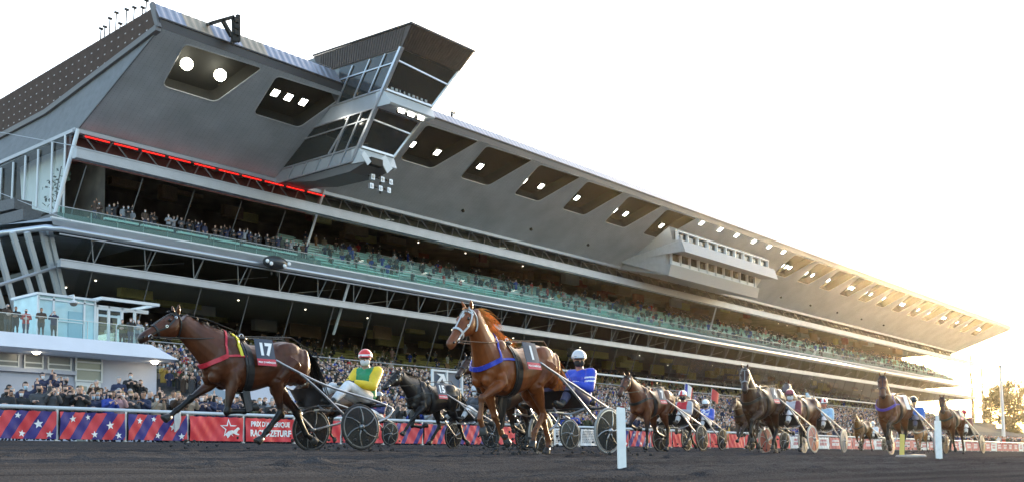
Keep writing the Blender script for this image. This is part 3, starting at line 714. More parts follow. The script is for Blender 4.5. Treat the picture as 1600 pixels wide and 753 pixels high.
b.box((x0-.07, 61.02, z2-.2), (x1, 61.1, z2-.05)); b.box((x0-.07, 64.02, z2-.2), (x1, 64.1, z2-.05)); b.box((x0-.07, 61.05, z2-.2), (x0+.07, 64.1, z2-.06)); b.build('pergola_frame', m_white, pg, org=po)
b = MB(); b.box((x0-.2, 60.2, z1), (x1+.3, 60.4, z1+.18)); b.box((x0-.2, 64, z1), (x1+.3, 64.2, z1+.18)); b.box((x0-.2, 60.4, z1), (x0, 64, z1+.18)); b.box((x1+.1, 60.4, z1), (x1+.3, 64, z1+.18)); b.box((x0-.2, 61.0, z2-.1), (x1, 61.15, z2+.02)); b.build('pergola_roof', m_white, pg, org=po)
b = MB(); b.poly([(x0, 62.5, 8.06), (x0+2.6, 62.5, 8.06), (x0+2.6, 62.5, z2), (x0, 62.5, z2)]); b.build('pergola_pane', m_kg, pg, org=po)
# indoor plant behind the end glazing
b = MB(); c = PX(88, 300, 44.4); 
b.tube([c-V((0, 0, 1.6)), c+V((.1, .1, .3)), c+V((.2, -.4, 2.2))], .05, 5, 0)
for k in range(90):
    p = c+V((rr.uniform(-.2, .2), rr.gauss(.3, .8), rr.gauss(.2, .9))); d = V((rr.uniform(-1, 1), rr.uniform(-1, 1), rr.uniform(-1, 1)))*.22; e = V((rr.uniform(-1, 1), rr.uniform(-1, 1), rr.uniform(-1, 1)))*.12
    b.poly([p, p+d+e, p+d*1.8, p+d-e], 1)
tag(b.build('indoor_plant', [m_brown, mat('plant_leaf', (.04, .06, .03), .5)]), 'dark leafy indoor plant behind the glass of the left end wall', 'plant')
# vomitory canopy in the terraces seen under horse 17's belly
b = MB(); c = PY(372, 612, 46); e = PY(452, 588, 46)
b.box((c.x, 45.6, 1.2), (e.x+2.5, 49, 3.3), 1)
pr = [(45.0, 3.35), (45.0, 3.75), (49, 5.2), (49, 3.4)]
b.grid([[(c.x-.2, y, z) for y, z in pr], [(e.x+2.7, y, z) for y, z in pr]], 0)
tag(b.build('tunnel_entrance', [mat('tunnel_roof', (.33, .37, .42), .6), mat('tunnel_dark', (.012, .012, .014), .9)]), 'dark tunnel entrance with a sloping grey canopy among the standing crowd', 'entrance')
# ------------------------------------------------------------------ rail fence with banners
FY, FX0, FP = 32.0, 16.67, 2.363
rf = empty('rail_fence', (60, FY, 1.2), 'long white rail fence with slim posts along the far side of the track', 'fence')
fo = rf.location.copy(); m_rail = mat('rail_white', (.66, .67, .68), .35, noise=.06, scale=2)
b = MB(); b.tube([(-40, FY, 2.24), (240, FY, 2.24)], .062, 10); b.build('top_rail', m_rail, rf, True, fo)
pm = MB(); pm.box((-.035, -.05, 0), (.035, .02, 1.0)); pm.box((-.055, -.07, 0), (.055, .04, .03)); pm = pm.mesh('post', mat('post_grey', (.60, .61, .62), .4, metal=.3))
for k in range(-6, 93): link('post', pm, rf, (FX0+FP*k-fo.x, 0, 0))
def cloth_y(x, z): return FY-.095-.024*math.sin(x*2.6+z*1.3)-.020*math.sin(x*5.1-z*5+1.5*math.sin(x*1.3))-.012*math.sin(x*11+z*9+2*math.sin(x*.9))-.006*math.sin(x*23-z*14)
def bmat_stripes(th=.5):
    m = bpy.data.materials.new('banner_stripes'); m.use_nodes = True; t = m.node_tree; p = t.nodes['Principled BSDF']; p.inputs['Roughness'].default_value = .55
    g = t.nodes.new('ShaderNodeNewGeometry'); sx = t.nodes.new('ShaderNodeSeparateXYZ'); t.links.new(g.outputs['Position'], sx.inputs[0])
    a = t.nodes.new('ShaderNodeMath'); a.operation = 'MULTIPLY_ADD'; a.inputs[1].default_value = -.62; t.links.new(sx.outputs['Z'], a.inputs[0]); t.links.new(sx.outputs['X'], a.inputs[2])
    d = t.nodes.new('ShaderNodeMath'); d.operation = 'MULTIPLY'; d.inputs[1].default_value = 1/.74; t.links.new(a.outputs[0], d.inputs[0])
    f = t.nodes.new('ShaderNodeMath'); f.operation = 'FRACT'; t.links.new(d.outputs[0], f.inputs[0])
    c = t.nodes.new('ShaderNodeMath'); c.operation = 'GREATER_THAN'; c.inputs[1].default_value = th; t.links.new(f.outputs[0], c.inputs[0])
    mx = t.nodes.new('ShaderNodeMix'); mx.data_type = 'RGBA'; mx.inputs[6].default_value = (.035, .025, .19, 1); mx.inputs[7].default_value = (.62, .045, .06, 1)
    t.links.new(c.outputs[0], mx.inputs[0]); t.links.new(mx.outputs[2], p.inputs['Base Color']); return m
m_strip = bmat_stripes(); m_strip2 = bmat_stripes(.34); m_bred = mat('banner_red', (.66, .035, .05), .5, noise=.08, scale=1.5); m_bwht = mat('banner_white', (.72, .72, .73), .5); m_ink = mat('print_white', (.85, .85, .85), .5)
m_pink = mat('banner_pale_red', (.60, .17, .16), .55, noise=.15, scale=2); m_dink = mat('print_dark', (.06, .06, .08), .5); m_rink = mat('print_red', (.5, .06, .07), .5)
def deco(b, pts2, x, z, s, m=0):
    P = [(x+s*u, cloth_y(x+s*u, z+s*v)-.012, z+s*v) for u, v in pts2]
    c = (x, cloth_y(x, z)-.012, z)
    for i in range(len(P)): b.poly([c, P[i], P[(i+1) % len(P)]], m)
def deco_text(parent, txt, x, z, size, m, off=.02, sx=1., shear=.0, org=None):
    me = text_mesh(txt, size, off, shear, sx)
    for v in me.vertices:
        X, Z = x+v.co.x, z+v.co.y; v.co = V((X, cloth_y(X, Z)-.014, Z))-org
    me.materials.append(m); return link('lettering', me, parent)
rb_ = random.Random(5)
kinds = {}
for k in range(-3, 93):
    X = FX0+FP*k
    if X < 21: kinds[k] = 'stripes'
    elif X < 23.5: kinds[k] = 'logo'
    elif X < 26: kinds[k] = 'text'
    elif X < 30.5: kinds[k] = 'red'
    elif X < 37.5: kinds[k] = 'stripes2'
    elif X < 40: kinds[k] = 'red'
    elif X < 47: kinds[k] = 'white'
    elif X < 50: kinds[k] = 'stripes'
    elif X < 69: kinds[k] = 'red'
    elif X < 77: kinds[k] = 'whitered'
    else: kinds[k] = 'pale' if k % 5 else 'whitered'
where = {-3: 'leftmost', }
cnt = {}
for k, kd in kinds.items():
    x0, x1 = FX0+FP*k+.06, FX0+FP*(k+1)-.06
    ba = MB(); nxx, nzz = 44, 12
    for (yo) in (0,):
        front = [[(x0+(x1-x0)*i/nxx, cloth_y(x0+(x1-x0)*i/nxx, 1.26+.88*j/nzz), 1.26+.86*j/nzz+.01*math.sin(i*.9)*(j == nzz)) for i in range(nxx+1)] for j in range(nzz+1)]
        back = [[(p[0], p[1]+.008, p[2]) for p in r] for r in front]
        ba.grid(front, 0, closed=False); ba.grid(back, 0, closed=False)
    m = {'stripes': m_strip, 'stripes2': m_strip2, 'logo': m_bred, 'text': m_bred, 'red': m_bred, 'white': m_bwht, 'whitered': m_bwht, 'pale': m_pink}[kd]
    root = empty('banner', ((x0+x1)/2, FY-.07, 1.2), None, 'banner'); ro = root.location.copy()
    ba.build('banner_sheet', m, root, True, ro)
    cnt[kd] = cnt.get(kd, 0)+1; grp = 'banners hung along the rail fence'
    if kd in ('stripes', 'stripes2'):
        lab = 'purple and red diagonally striped banner with white stars on the rail fence at the left' if X else ''
        if FX0+FP*k < 21: lab = {-3: 'striped purple and red banner farthest left on the fence', -2: 'striped purple and red banner on the fence beyond the left edge', -1: 'starred purple and red striped banner cut by the left edge of the photo', 0: 'starred purple and red banner below the white double door', 1: 'starred striped banner behind the lifted front hoof of horse 17'}.get(k, lab)
        else: lab = 'striped red and purple banner behind the black horse number 15' if kd == 'stripes2' else 'striped purple banner beside the white marker post'
        st = MB()
        if kd == 'stripes':
            for u, z, s in ((.16, 1.9, .12), (.44, 1.97, .1), (.52, 1.42, .12), (.78, 1.72, .15), (.93, 1.4, .12)):
                u2 = u+rb_.uniform(-.03, .03)
                deco(st, [(px*1, pz) for px, pz in star(5, 1, .42, PI/2+rb_.uniform(-.2, .2))], x0+(x1-x0)*min(max(u2, .1), .9), z, s)
                st.build('star', m_ink, root, org=ro); st = MB()
    elif kd == 'logo':
        lab = 'red banner with a white star and running horse emblem'
        st = MB(); xs, zs = x1-.62, 1.72
        so_, si = star(5, .36, .15), star(5, .27, .10)
        for i in range(10):
            j = (i+1) % 10; f = lambda p: (xs+p[0], cloth_y(xs+p[0], zs+p[1])-.012, zs+p[1])
            if i in (6, 7): continue
            st.poly([f(so_[i]), f(so_[j]), f(si[j]), f(si[i])])
        # a running horse shape low on the star
        body = [(-.10, -.02), (.02, .02), (.14, .0), (.24, .07), (.30, .13), (.36, .11), (.40, .05), (.34, .03), (.30, -.02), (.27, -.08), (.40, -.13), (.36, -.16), (.22, -.14), (.12, -.10), (.02, -.12), (-.06, -.22), (-.12, -.28), (-.15, -.24), (-.08, -.14), (-.18, -.10)]
        P = [(xs+.08+u, cloth_y(xs+.08+u, zs-.08+v)-.016, zs-.08+v) for u, v in body]; c = (xs+.12, cloth_y(xs+.12, zs-.13)-.016, zs-.13)
        for i in range(len(P)): st.poly([c, P[i], P[(i+1) % len(P)]])
        deco(st, [(math.cos(a*PI/6), math.sin(a*PI/6)) for a in range(12)], xs-.02, zs-.22, .09)
        st.build('emblem', m_ink, root, org=ro)
    elif kd == 'text':
        lab = 'red banner reading PRIX D\'AMÉRIQUE RACES behind the wheel of sulky 17'
        deco_text(root, "PRIX D'AMÉRIQUE", x0+1.13, 1.90, .25, m_ink, .010, .9, .0, ro)
        deco_text(root, "RACES-ZETURF", x0+1.13, 1.56, .32, m_ink, .014, .88, .0, ro)
    elif kd == 'red':
        lab = 'plain red banner on the fence behind sulky 17' if X < 31 else ('plain red banner on the fence behind horse number 1' if X < 42 else 'plain red banner on the fence behind horses 7 and 4')
    elif kd == 'white':
        lab = 'white banner with rows of small dark print behind the legs of horse 1'
        st = MB()
        for z in np.arange(1.4, 2.05, .085):
            x = x0+.15
            while x < x1-.2:
                l = rb_.uniform(.03, .1); st.poly([(x, cloth_y(x, z)-.012, z), (x+l, cloth_y(x+l, z)-.012, z), (x+l, cloth_y(x+l, z+.05)-.012, z+.05), (x, cloth_y(x, z+.05)-.012, z+.05)]); x += l+rb_.uniform(.02, .06)
        st.build('small_print', m_dink, root, org=ro)
    else:
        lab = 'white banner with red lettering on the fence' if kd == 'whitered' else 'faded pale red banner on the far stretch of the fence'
        st = MB()
        for z, h in ((1.5, .22), (1.8, .16)):
            x = x0+.5
            while x < x1-.6:
                l = rb_.uniform(.06, .12); st.poly([(x, cloth_y(x, z)-.012, z), (x+l, cloth_y(x+l, z)-.012, z), (x+l+.04, cloth_y(x+l, z+h)-.012, z+h), (x+.04, cloth_y(x, z+h)-.012, z+h)]); x += l+.05
        st.build('faint_print', m_rink if kd == 'whitered' else m_ink, root, org=ro)
    tag(root, lab, 'banner', grp)
# a pale cloth tied to the rail
b = MB(); c = PY(276, 640, 31.85)
for k in range(5):
    x = c.x-.1+.05*k; b.tube([(x, 31.84, 2.3), (x+.01, 31.8, 2.0), (x-.02*k+.03, 31.82, 1.55+.03*k)], [.04, .035, .03], 6)
tag(b.build('hanging_cloth', mat('grey_cloth', (.55, .55, .54), .8)), 'pale grey cloth hanging from the rail between the striped and the red banner', 'cloth')
# white marker posts on the near side of the track
def marker(px, py, ptop, wd, label, name='marker_post', m=None, lean=0):
    r = ray(px, py); n_ = V((0, -SL, 1)); t = -(EYE.dot(n_))/(r.dot(n_)); g = EYE+r*t
    h = (PY(px, ptop, g.y)-PY(px, py, g.y)).z
    b = MB(); b.box((-wd/2, -.012, -.05), (wd/2, .012, h-.01)); b.prism([(-wd/2, -.012, h-.01), (wd/2, -.012, h-.01), (wd/2-.004, -.012, h), (-wd/2+.004, -.012, h+.006)], (0, .024, 0))
    o = b.build(name, m or mat('post_paint', (.90, .89, .86), .5, noise=.10, scale=9, bump=.12)); o.location = (g.x, g.y, g.z); o.rotation_euler = (0, lean, -.6)
    tag(o, label, 'post'); return g, h
marker(972, 735, 637, .052, 'white flat marker post in the foreground in front of sulky 1')
g, h = marker(1467.5, 716, 657, .125, 'white marker post with a small white loop on top at the right')
b = MB(); b.tube([(-.05, 0, h), (-.05, 0, h+.1), (.04, 0, h+.1), (.05, 0, h)], .018, 6); o = b.build('wire_loop', m_white); o.location = g; tag(o, 'small white loop fixed on top of the right hand marker post', 'loop')
marker(1409, 713, 678, .10, 'short yellow marker post leaning beside a flat rubber plate', m=mat('post_yellow', (.72, .55, .14), .5), lean=.08)
r = ray(1423, 713.5); g = EYE+r*(-(EYE.dot(V((0, -SL, 1))))/(r.dot(V((0, -SL, 1)))))
b = MB(); n_ = 20; b.grid([[(math.cos(2*PI*k/n_)*.22*s, math.sin(2*PI*k/n_)*.3*s, z) for k in range(n_)] for s, z in ((1, 0), (1, .025), (.9, .045), (.2, .05))], 0)
o = b.build('base_plate', mat('plate_rubber', (.30, .29, .27), .7)); o.location = g; tag(o, 'flat oval grey base plate lying on the track by the yellow post', 'plate')
# white scaffold sign among the crowd
c = PY(676, 640, 36); d = PY(722, 640, 36); zb, zt = 1.2, PY(690, 577, 36).z
sg = empty('sign_frame', ((c.x+d.x)/2, 36, 1.2), 'white framed stand with an arrow emblem in the crowd behind horse 15', 'sign stand'); o_ = sg.location.copy()
b = MB()
for x in (c.x, (c.x+d.x)/2-.05, d.x): b.box((x-.06, 35.95, zb), (x+.06, 36.05, zt))
for z in (zt-.06, zt-.9, zt-1.35): b.box((c.x, 35.96, z-.05), (d.x, 36.04, z+.05))
b.build('frame', m_white, sg, org=o_)
b = MB(); b.box((c.x+.08, 36.06, zt-.85), (d.x-.1, 36.1, zt-.1)); b.build('panel', mat('sign_panel', (.10, .13, .18), .5), sg, org=o_)
b = MB(); x = c.x+.25; z = zt-.5
b.poly([(x, 35.94, z+.28), (x+.55, 35.94, z+.28), (x+.8, 35.94, z-.25), (x+.55, 35.94, z-.25), (x+.42, 35.94, z+.05), (x+.12, 35.94, z-.28), (x, 35.94, z-.16), (x+.3, 35.94, z+.14)]); b.build('arrow_emblem', m_ink, sg, org=o_)
# crowd barriers
for px, yt, yb, Y in ((632, 608, 650, 34.5), (1128, 640, 668, 34)):
    a = PY(px-14, yb, Y); q = PY(px+14, yt, Y); b = MB()
    b.tube([(a.x, Y, 1.2), (a.x, Y, 2.9), (a.x+1.1, Y, 2.9), (a.x+1.1, Y, 1.2)], .03, 6); b.tube([(a.x, Y, 2.45), (a.x+1.1, Y, 2.45)], .025, 5)
    tag(b.build('crowd_barrier', m_rail), 'white tubular barrier in the crowd behind the driver of sulky 17' if px < 800 else 'white tubular barrier in the crowd between horses 7 and 4', 'barrier')

# ------------------------------------------------------------------ trees, pole at the right end
m_bark = mat('bark', (.09, .07, .05), .9, noise=.3, scale=2); 
def tree(px, pytop, pxw, Y, label, leafcol, n=2600, name='broadleaf_tree', seed=1, bare=False):
    r_ = random.Random(seed); top = PY(px, pytop, Y); base = V((top.x, Y, 1.2)); H = top.z-1.2
    sc = (top-EYE).dot(ROT @ V((0, 0, -1)))/F_PX; Wd = pxw*sc/2
    root = empty(name, base, label, 'tree', group='trees beyond the end of the stand')
    b = MB(); b.tube([V((0, 0, 0)), V((.2, 0, H*.3)), V((-.1, 0, H*.6)), V((0, 0, H*.92))], [H*.022, H*.017, H*.011, H*.004], 8)
    tips = []
    for k in range(26):
        z = H*r_.uniform(.22 if not bare else .12, .9); a = r_.uniform(0, 2*PI); l = Wd*r_.uniform(.5, .95)*(1-((z/H-.5)*1.35)**2 if not bare else 1-z/H*.7)
        p0 = V((0, 0, z)); p1 = p0+V((math.cos(a)*l*.5, math.sin(a)*l*.5, l*.25 if not bare else H*.08)); p2 = p0+V((math.cos(a)*l, math.sin(a)*l, l*.55 if not bare else H*.2))
        b.tube([p0, p1, p2], [H*.008, H*.005, H*.002], 5); tips += [p1, p2, (p1+p2)/2]
    b.build('trunk', m_bark, root)
    lf = MB(); clumps = [t+V((r_.gauss(0, .1*Wd), r_.gauss(0, .1*Wd), r_.gauss(0, .1*Wd))) for t in tips]
    for k in range(n):
        c = r_.choice(clumps); s = Wd*.2 if not bare else Wd*.28
        p = c+V((r_.gauss(0, s), r_.gauss(0, s), r_.gauss(0, s*.8)))
        if p.z < H*.12: continue
        d = V((r_.uniform(-1, 1), r_.uniform(-1, 1), r_.uniform(-1, 1))).normalized()*r_.uniform(.2, .42); e = d.cross(V((r_.uniform(-1, 1), r_.uniform(-1, 1), r_.uniform(-1, 1))).normalized())*.8
        lf.poly([p-d, p+e*.6, p+d, p-e*.6])
    lf.build('crown', leafcol, root)
m_l1 = mat('leaf_olive', (.085, .075, .03), .6, noise=.4, scale=.3); m_l2 = mat('leaf_brown', (.10, .075, .035), .6, noise=.4, scale=.3)
tree(1566, 592, 52, 70, 'round dense brownish tree behind the lamp pole at the right end', m_l1, 11000, seed=3)
tree(1601, 598, 46, 75, 'dense brownish tree cut by the right edge of the photo', m_l2, 9000, seed=5)
tree(1545, 618, 34, 90, 'small dark tree left of the lamp pole near the end of the stand', m_l2, 3200, seed=9)
tree(1516, 556, 16, 120, 'tall thin bare poplar just beyond the end of the stand, left one', m_l2, 650, 'poplar_tree', 11, True)
tree(1533, 560, 16, 120, 'tall thin bare poplar nearest to the lamp pole', m_l2, 650, 'poplar_tree', 12, True)
a = PY(1568, 678, 60); t_ = PY(1563, 572, 60); lp = empty('lamp_pole', (a.x, 60, 1.2), 'tall pale lamp pole in front of the trees at the right', 'lamp pole'); lo = lp.location.copy()
b = MB(); b.tube([(a.x, 60, 1.2), (a.x, 60, t_.z)], [.42, .3], 10); b.build('pole', m_white, lp, org=lo)
b = MB(); b.box((a.x-1, 59.6, t_.z), (a.x+1, 60.2, t_.z+.3)); b.build('lamp_head', m_beam, lp, org=lo)
b = MB(); A, B, C_ = PY(1490, 652, 66), PY(1582, 681, 66), PY(1490, 681, 66); b.prism([A, B, C_], (0, 3, 0)); tag(b.build('ramp_wall', mat('ramp', (.2, .19, .18), .8)), 'sloping grey ramp wall at the far right end of the stand', 'ramp')
# ------------------------------------------------------------------ horses, sulkies, drivers
m_leather = mat('black_leather', (.02, .018, .018), .4)
m_chrome = mat('chrome', (.75, .76, .78), .18, metal=1)
m_alloy = mat('alloy_tube', (.40, .41, .43), .28, metal=.8)
m_blacktube = mat('black_tube', (.025, .025, .028), .3)
m_eye = mat('eye', (.008, .005, .004), .05)
def catmull(pts, n):
    P = [V(p) for p in pts]; P = [P[0]*2-P[1]]+P+[P[-1]*2-P[-2]]; out = []
    for i in range(1, len(P)-2):
        for k in range(n):
            t = k/n; a, b, c, d = P[i-1:i+3]
            out.append(.5*((2*b)+(c-a)*t+(2*a-5*b+4*c-d)*t*t+(3*b-a-3*c+d)*t**3))
    return out+[P[-2]]
def lerp(tab, t):
    n = len(tab)-1; f = min(max(t, 0), 1)*n; i = min(int(f), n-1); return tab[i]+(tab[i+1]-tab[i])*(f-i)
TRUNK = [(-.83, 1.30, 1.08, .07), (-.79, 1.40, 1.00, .15), (-.70, 1.485, .97, .22), (-.58, 1.545, .95, .265), (-.44, 1.575, .95, .29), (-.30, 1.56, .94, .28), (-.14, 1.515, .90, .275), (.02, 1.49, .85, .29), (.18, 1.49, .815, .30), (.32, 1.53, .81, .285), (.44, 1.565, .83, .255), (.56, 1.545, .88, .24), (.66, 1.48, .93, .215), (.75, 1.38, .99, .175), (.81, 1.27, 1.05, .11)]
HEADR = [(0, .035, -.14, .08), (.1, .05, -.20, .098), (.22, .052, -.25, .108), (.34, .045, -.24, .102), (.46, .036, -.195, .084), (.58, .027, -.152, .068), (.7, .018, -.128, .059), (.82, .014, -.124, .062), (.92, .0, -.124, .066), (.98, -.02, -.115, .056), (1.01, -.05, -.095, .035)]
HL = .66
POSES = {
 # front: (elbow dx, forearm, cannon, pastern); hind: (femur, tibia, cannon, pastern)  degrees, + is forward
 'reach': dict(fl=(.0, 10, -92, -118), fr=(.10, 56, 52, 48), hl=(42, -12, 40, 38), hr=(2, -42, -28, -62)),
 'reach2': dict(fl=(.07, 50, 40, 38), fr=(.0, 14, -84, -112), hl=(0, -44, -26, -58), hr=(42, -14, 40, 36)),
 'lift': dict(fl=(.05, 62, 6, -26), fr=(-.03, -20, -28, -50), hl=(38, -30, 40, 10), hr=(-2, -40, -22, 12)),
 'lift2': dict(fl=(-.03, -16, -24, -46), fr=(.05, 60, -40, -80), hl=(-2, -40, -20, 12), hr=(40, -28, 38, 10)),
 'mid': dict(fl=(0, 2, -4, 20), fr=(.03, 44, -70, -100), hl=(30, -34, 4, 26), hr=(34, -10, -70, -90)),
 'step': dict(fl=(.04, 34, 22, 26), fr=(-.02, -10, -60, -90), hl=(6, -42, -18, -30), hr=(36, -20, 30, 30)),
}
def make_horse(name_label, X, Y, yaw, coat, pts, pose, poll, hdir, number=None, collar=None, bridle=None, mane_col=None, mane_fly=.5, scale=1.0, voxel=.017, star_=False, hood=None, roll_side=1, sheep=False, strip=(.55, .03, .05), pad=None, rein=0.):
    root = empty('racehorse', (X, Y, gz(Y)), name_label, 'horse', PI+yaw, 'trotting horses in the race'); root.scale = (scale,)*3
    mb = MB(); sk = []           # sk: (pos, darkness)
    # trunk
    N = 22; rings = []
    dense = catmull([(t[0], t[1], t[2]) for t in TRUNK], 3); wd = catmull([(t[3], 0, 0) for t in TRUNK], 3)
    for p, q in zip(dense, wd):
        x, zt, zb, hw = p.x, p.y, p.z, q.x; c = (zt+zb)/2; h = (zt-zb)/2; ring = []
        for j in range(N):
            a = 2*PI*j/N; ca, sa = math.cos(a), math.sin(a)
            wy = hw*(abs(ca)**.9)*(1 if ca >= 0 else -1)*(1-.16*max(0, sa)**2)
            ring.append((x, wy, c+h*sa))
        rings.append(ring); sk.append((V((x, 0, c)), 0)); sk.append((V((x, hw*.8, c)), 0)); sk.append((V((x, -hw*.8, c)), 0)); sk.append((V((x, 0, zb+.05)), .0))
    mb.grid(rings, 0)
    # muscles
    for s in (1, -1):
        ax = lambda a: (V((math.cos(a), 0, math.sin(a))), V((0, 1, 0)), V((-math.sin(a), 0, math.cos(a))))
        mb.ell((.56, s*.155, 1.19), (.13, .10, .27), ax(R(-22))); mb.ell((.66, s*.10, 1.10), (.14, .10, .13), ax(0))
        mb.ell((-.55, s*.16, 1.25), (.24, .12, .25), ax(R(15))); mb.ell((-.68, s*.13, 1.17), (.13, .10, .23), ax(R(8)))
        mb.ell((.46, s*.17, .98), (.12, .075, .14), ax(0)); mb.ell((.40, s*.19, 1.10), (.10, .095, .20), ax(R(18))); mb.ell((.70, s*.085, 1.02), (.10, .09, .12), ax(R(20)))
        mb.ell((-.40, s*.165, 1.38), (.24, .115, .17), ax(R(-10))); mb.ell((-.30, s*.185, 1.12), (.11, .09, .19), ax(R(-18))); mb.ell((-.66, s*.17, 1.22), (.09, .11, .26), ax(R(6))); mb.ell((.50, s*.10, 1.44), (.16, .10, .12), ax(R(-40)))
    # neck
    P = V(poll); h = V(hdir).normalized(); up = V((0, 0, 1)); u = (up-h*h.dot(up)).normalized(); sd2 = u.cross(h).normalized()
    B0 = V((.50, 0, 1.25)); E0 = P-u*.075-h*.015
    L_ = (E0-B0).length
    c1 = B0+V((.62, 0, .56)).normalized()*L_*.36; c2 = E0-(V((.55, 0, .85)).normalized()*.7+(-u*.0+h*.12)+V((0, 0, 0))).normalized()*L_*.30
    bez = lambda t: B0*(1-t)**3+c1*3*t*(1-t)**2+c2*3*t*t*(1-t)+E0*t**3
    rings = []; crest = []
    nd = [.39, .345, .30, .26, .225, .195, .17, .15]; nw = [.235, .205, .175, .148, .126, .112, .104, .096]
    for i in range(15):
        t = i/14; c = bez(t); T_ = (bez(min(t+.02, 1))-bez(max(t-.02, 0))).normalized()
        s_ = up.cross(T_)
        s_ = s_.normalized() if s_.length > .05 else V((0, 1, 0))
        if t > .6: s_ = (s_*(1-(t-.6)/.4*.9)+sd2*(t-.6)/.4*.9).normalized()
        n_ = T_.cross(s_).normalized(); d, w2 = lerp(nd, t), lerp(nw, t)
        rings.append([c+s_*w2*math.cos(2*PI*j/16)*(1-.22*max(0, math.sin(2*PI*j/16)))+n_*d*math.sin(2*PI*j/16) for j in range(16)])
        crest.append((c+n_*d*.97, n_, s_, T_)); sk.append((c, 0)); sk.append((c+n_*d*.7, 0)); sk.append((c-n_*d*.7, 0))
    mb.grid(rings, 0)
    # head
    rings = []
    HC = lambda t, a=0., b=0.: P+h*(t*HL)+u*a+sd2*b
    hd = catmull([(r_[0], r_[1], r_[2]) for r_ in HEADR], 2); hw_ = catmull([(r_[3], 0, 0) for r_ in HEADR], 2)
    for p, q in zip(hd, hw_):
        t, a, b, w2 = p.x, p.y, p.z, q.x; c = (a+b)/2; hh = (a-b)/2
        ring = []
        for j in range(16):
            an = 2*PI*j/16; ca, sa = math.cos(an), math.sin(an)
            wv = w2*(abs(ca)**.8)*(1 if ca >= 0 else -1)*(1 if sa > -.2 else 1+.45*(sa+.2))
            ring.append(HC(t, c+hh*sa, wv))
        rings.append(ring); sk.append((HC(t, c), 0 if t < .72 else (t-.72)/.28*.75))
    mb.grid(rings, 0)
    for s in (1, -1):
        mb.ell(HC(.20, -.09, s*.066), (.10, .035, .085), (h, sd2, u)); mb.ell(HC(.27, .012, s*.072), (.045, .028, .03), (h, sd2, u))
        mb.ell(HC(.91, -.035, s*.042), (.035, .022, .028), (h, sd2, u))
        e0 = HC(-.02, .03, s*.05); ed = (u*.9-h*.35+sd2*s*.25).normalized()
        mb.tube([e0-ed*.03, e0+ed*.03, e0+ed*.065, e0+ed*.10, e0+ed*.125], [.024, .030, .028, .018, .008], 8, sq=.7)
    mb.ell(HC(.96, -.095, 0), (.05, .04, .03), (h, sd2, u))
    # legs
    hooves = []
    def limb(p0, segs, s, hind):
        p = V(p0); dirs = []
        joints = [p]
        for L, a in segs: p = p+V((math.sin(R(a)), 0, -math.cos(R(a))))*L; joints.append(p)
        return joints
    for key, s in (('fl', 1), ('fr', -1)):
        dx, a1, a2, a3 = POSES[pose][key]
        J = limb((.48+dx, s*.165, .95), [(.43, a1), (.28, a2), (.115, a3)], s, False)
        y_in = -s*.03
        J[1].y += y_in*.6; J[2].y += y_in; J[3].y += y_in
        mb.tube([J[0]+V((.02, -s*.02, .12)), J[0], J[0].lerp(J[1], .25), J[0].lerp(J[1], .55), J[0].lerp(J[1], .85), J[1]], [.12, .108, .098, .074, .052, .052], 12, sq=.78, up=V((1, 0, 0)))
        mb.ell(J[1], (.056, .05, .062)); fdir = (J[1]-J[0]).normalized()
        mb.tube([J[1], J[1].lerp(J[2], .2), J[1].lerp(J[2], .6), J[1].lerp(J[2], .88), J[2]], [.05, .037, .033, .037, .044], 10)
        back = V((-math.cos(R(a2)), 0, -math.sin(R(a2))))
        mb.tube([J[1]+back*.03, J[1].lerp(J[2], .5)+back*.024, J[2]+back*.022], [.024, .02, .03], 8)
        mb.ell(J[2], (.046, .04, .046))
        mb.tube([J[2], J[2].lerp(J[3], .6), J[3]], [.039, .035, .043], 10)
        hooves.append((J[3], a3, s)); 
        for k in range(5): sk.append((J[0].lerp(J[1], k/5), [0, .0, .15, .55, .85][k])); sk.append((J[1].lerp(J[2], k/4), 1))
        for k in range(3): sk.append((J[2].lerp(J[3], k/2), 1))
    for key, s in (('hl', 1), ('hr', -1)):
        a0, a1, a2, a3 = POSES[pose][key]
        J = limb((-.46, s*.15, 1.26), [(.36, a0), (.46, a1), (.36, a2), (.115, a3)], s, True)
        for q in J[2:]: q.y -= s*.025
        mb.tube([J[0], J[0].lerp(J[1], .4), J[0].lerp(J[1], .8), J[1]], [.235, .215, .165, .14], 12, sq=.62, up=V((1, 0, 0)))
        mb.ell(J[1], (.13, .095, .14))
        mb.tube([J[1], J[1].lerp(J[2], .25), J[1].lerp(J[2], .5), J[1].lerp(J[2], .8), J[2]], [.135, .118, .088, .054, .052], 12, sq=.72, up=V((1, 0, 0)))
        bk = V((-math.cos(R(a2)), 0, -math.sin(R(a2)))); hk = J[2]+bk*.045+V((math.sin(R(a1)), 0, -math.cos(R(a1))))*.01
        mb.ell(J[2], (.06, .047, .066)); mb.ell(hk, (.038, .034, .05))
        mb.tube([J[1].lerp(J[2], .55)+bk*.055, hk], [.03, .03], 8)
        mb.tube([J[2], J[2].lerp(J[3], .25), J[2].lerp(J[3], .65), J[2].lerp(J[3], .9), J[3]], [.054, .042, .037, .042, .048], 10)
        mb.tube([hk, J[2].lerp(J[3], .5)+bk*.025, J[3]+bk*.022], [.03, .021, .032], 8)
        mb.ell(J[3], (.05, .042, .05)); mb.tube([J[3], J[3].lerp(J[4], .6), J[4]], [.041, .037, .045], 10)
        hooves.append((J[4], a3, s))
        sk.append((J[0], 0)); sk.append((J[1], 0))
        for k in range(5): sk.append((J[1].lerp(J[2], k/5), [0, 0, .1, .4, .8][k])); sk.append((J[2].lerp(J[3], k/4), 1))
        for k in range(3): sk.append((J[3].lerp(J[4], k/2), 1))
    me = remeshed(mb, voxel, 3, .5); me.name = 'horse_body'
    kd = kdtree.KDTree(len(sk))
    for i, (p, d) in enumerate(sk): kd.insert(p, i)
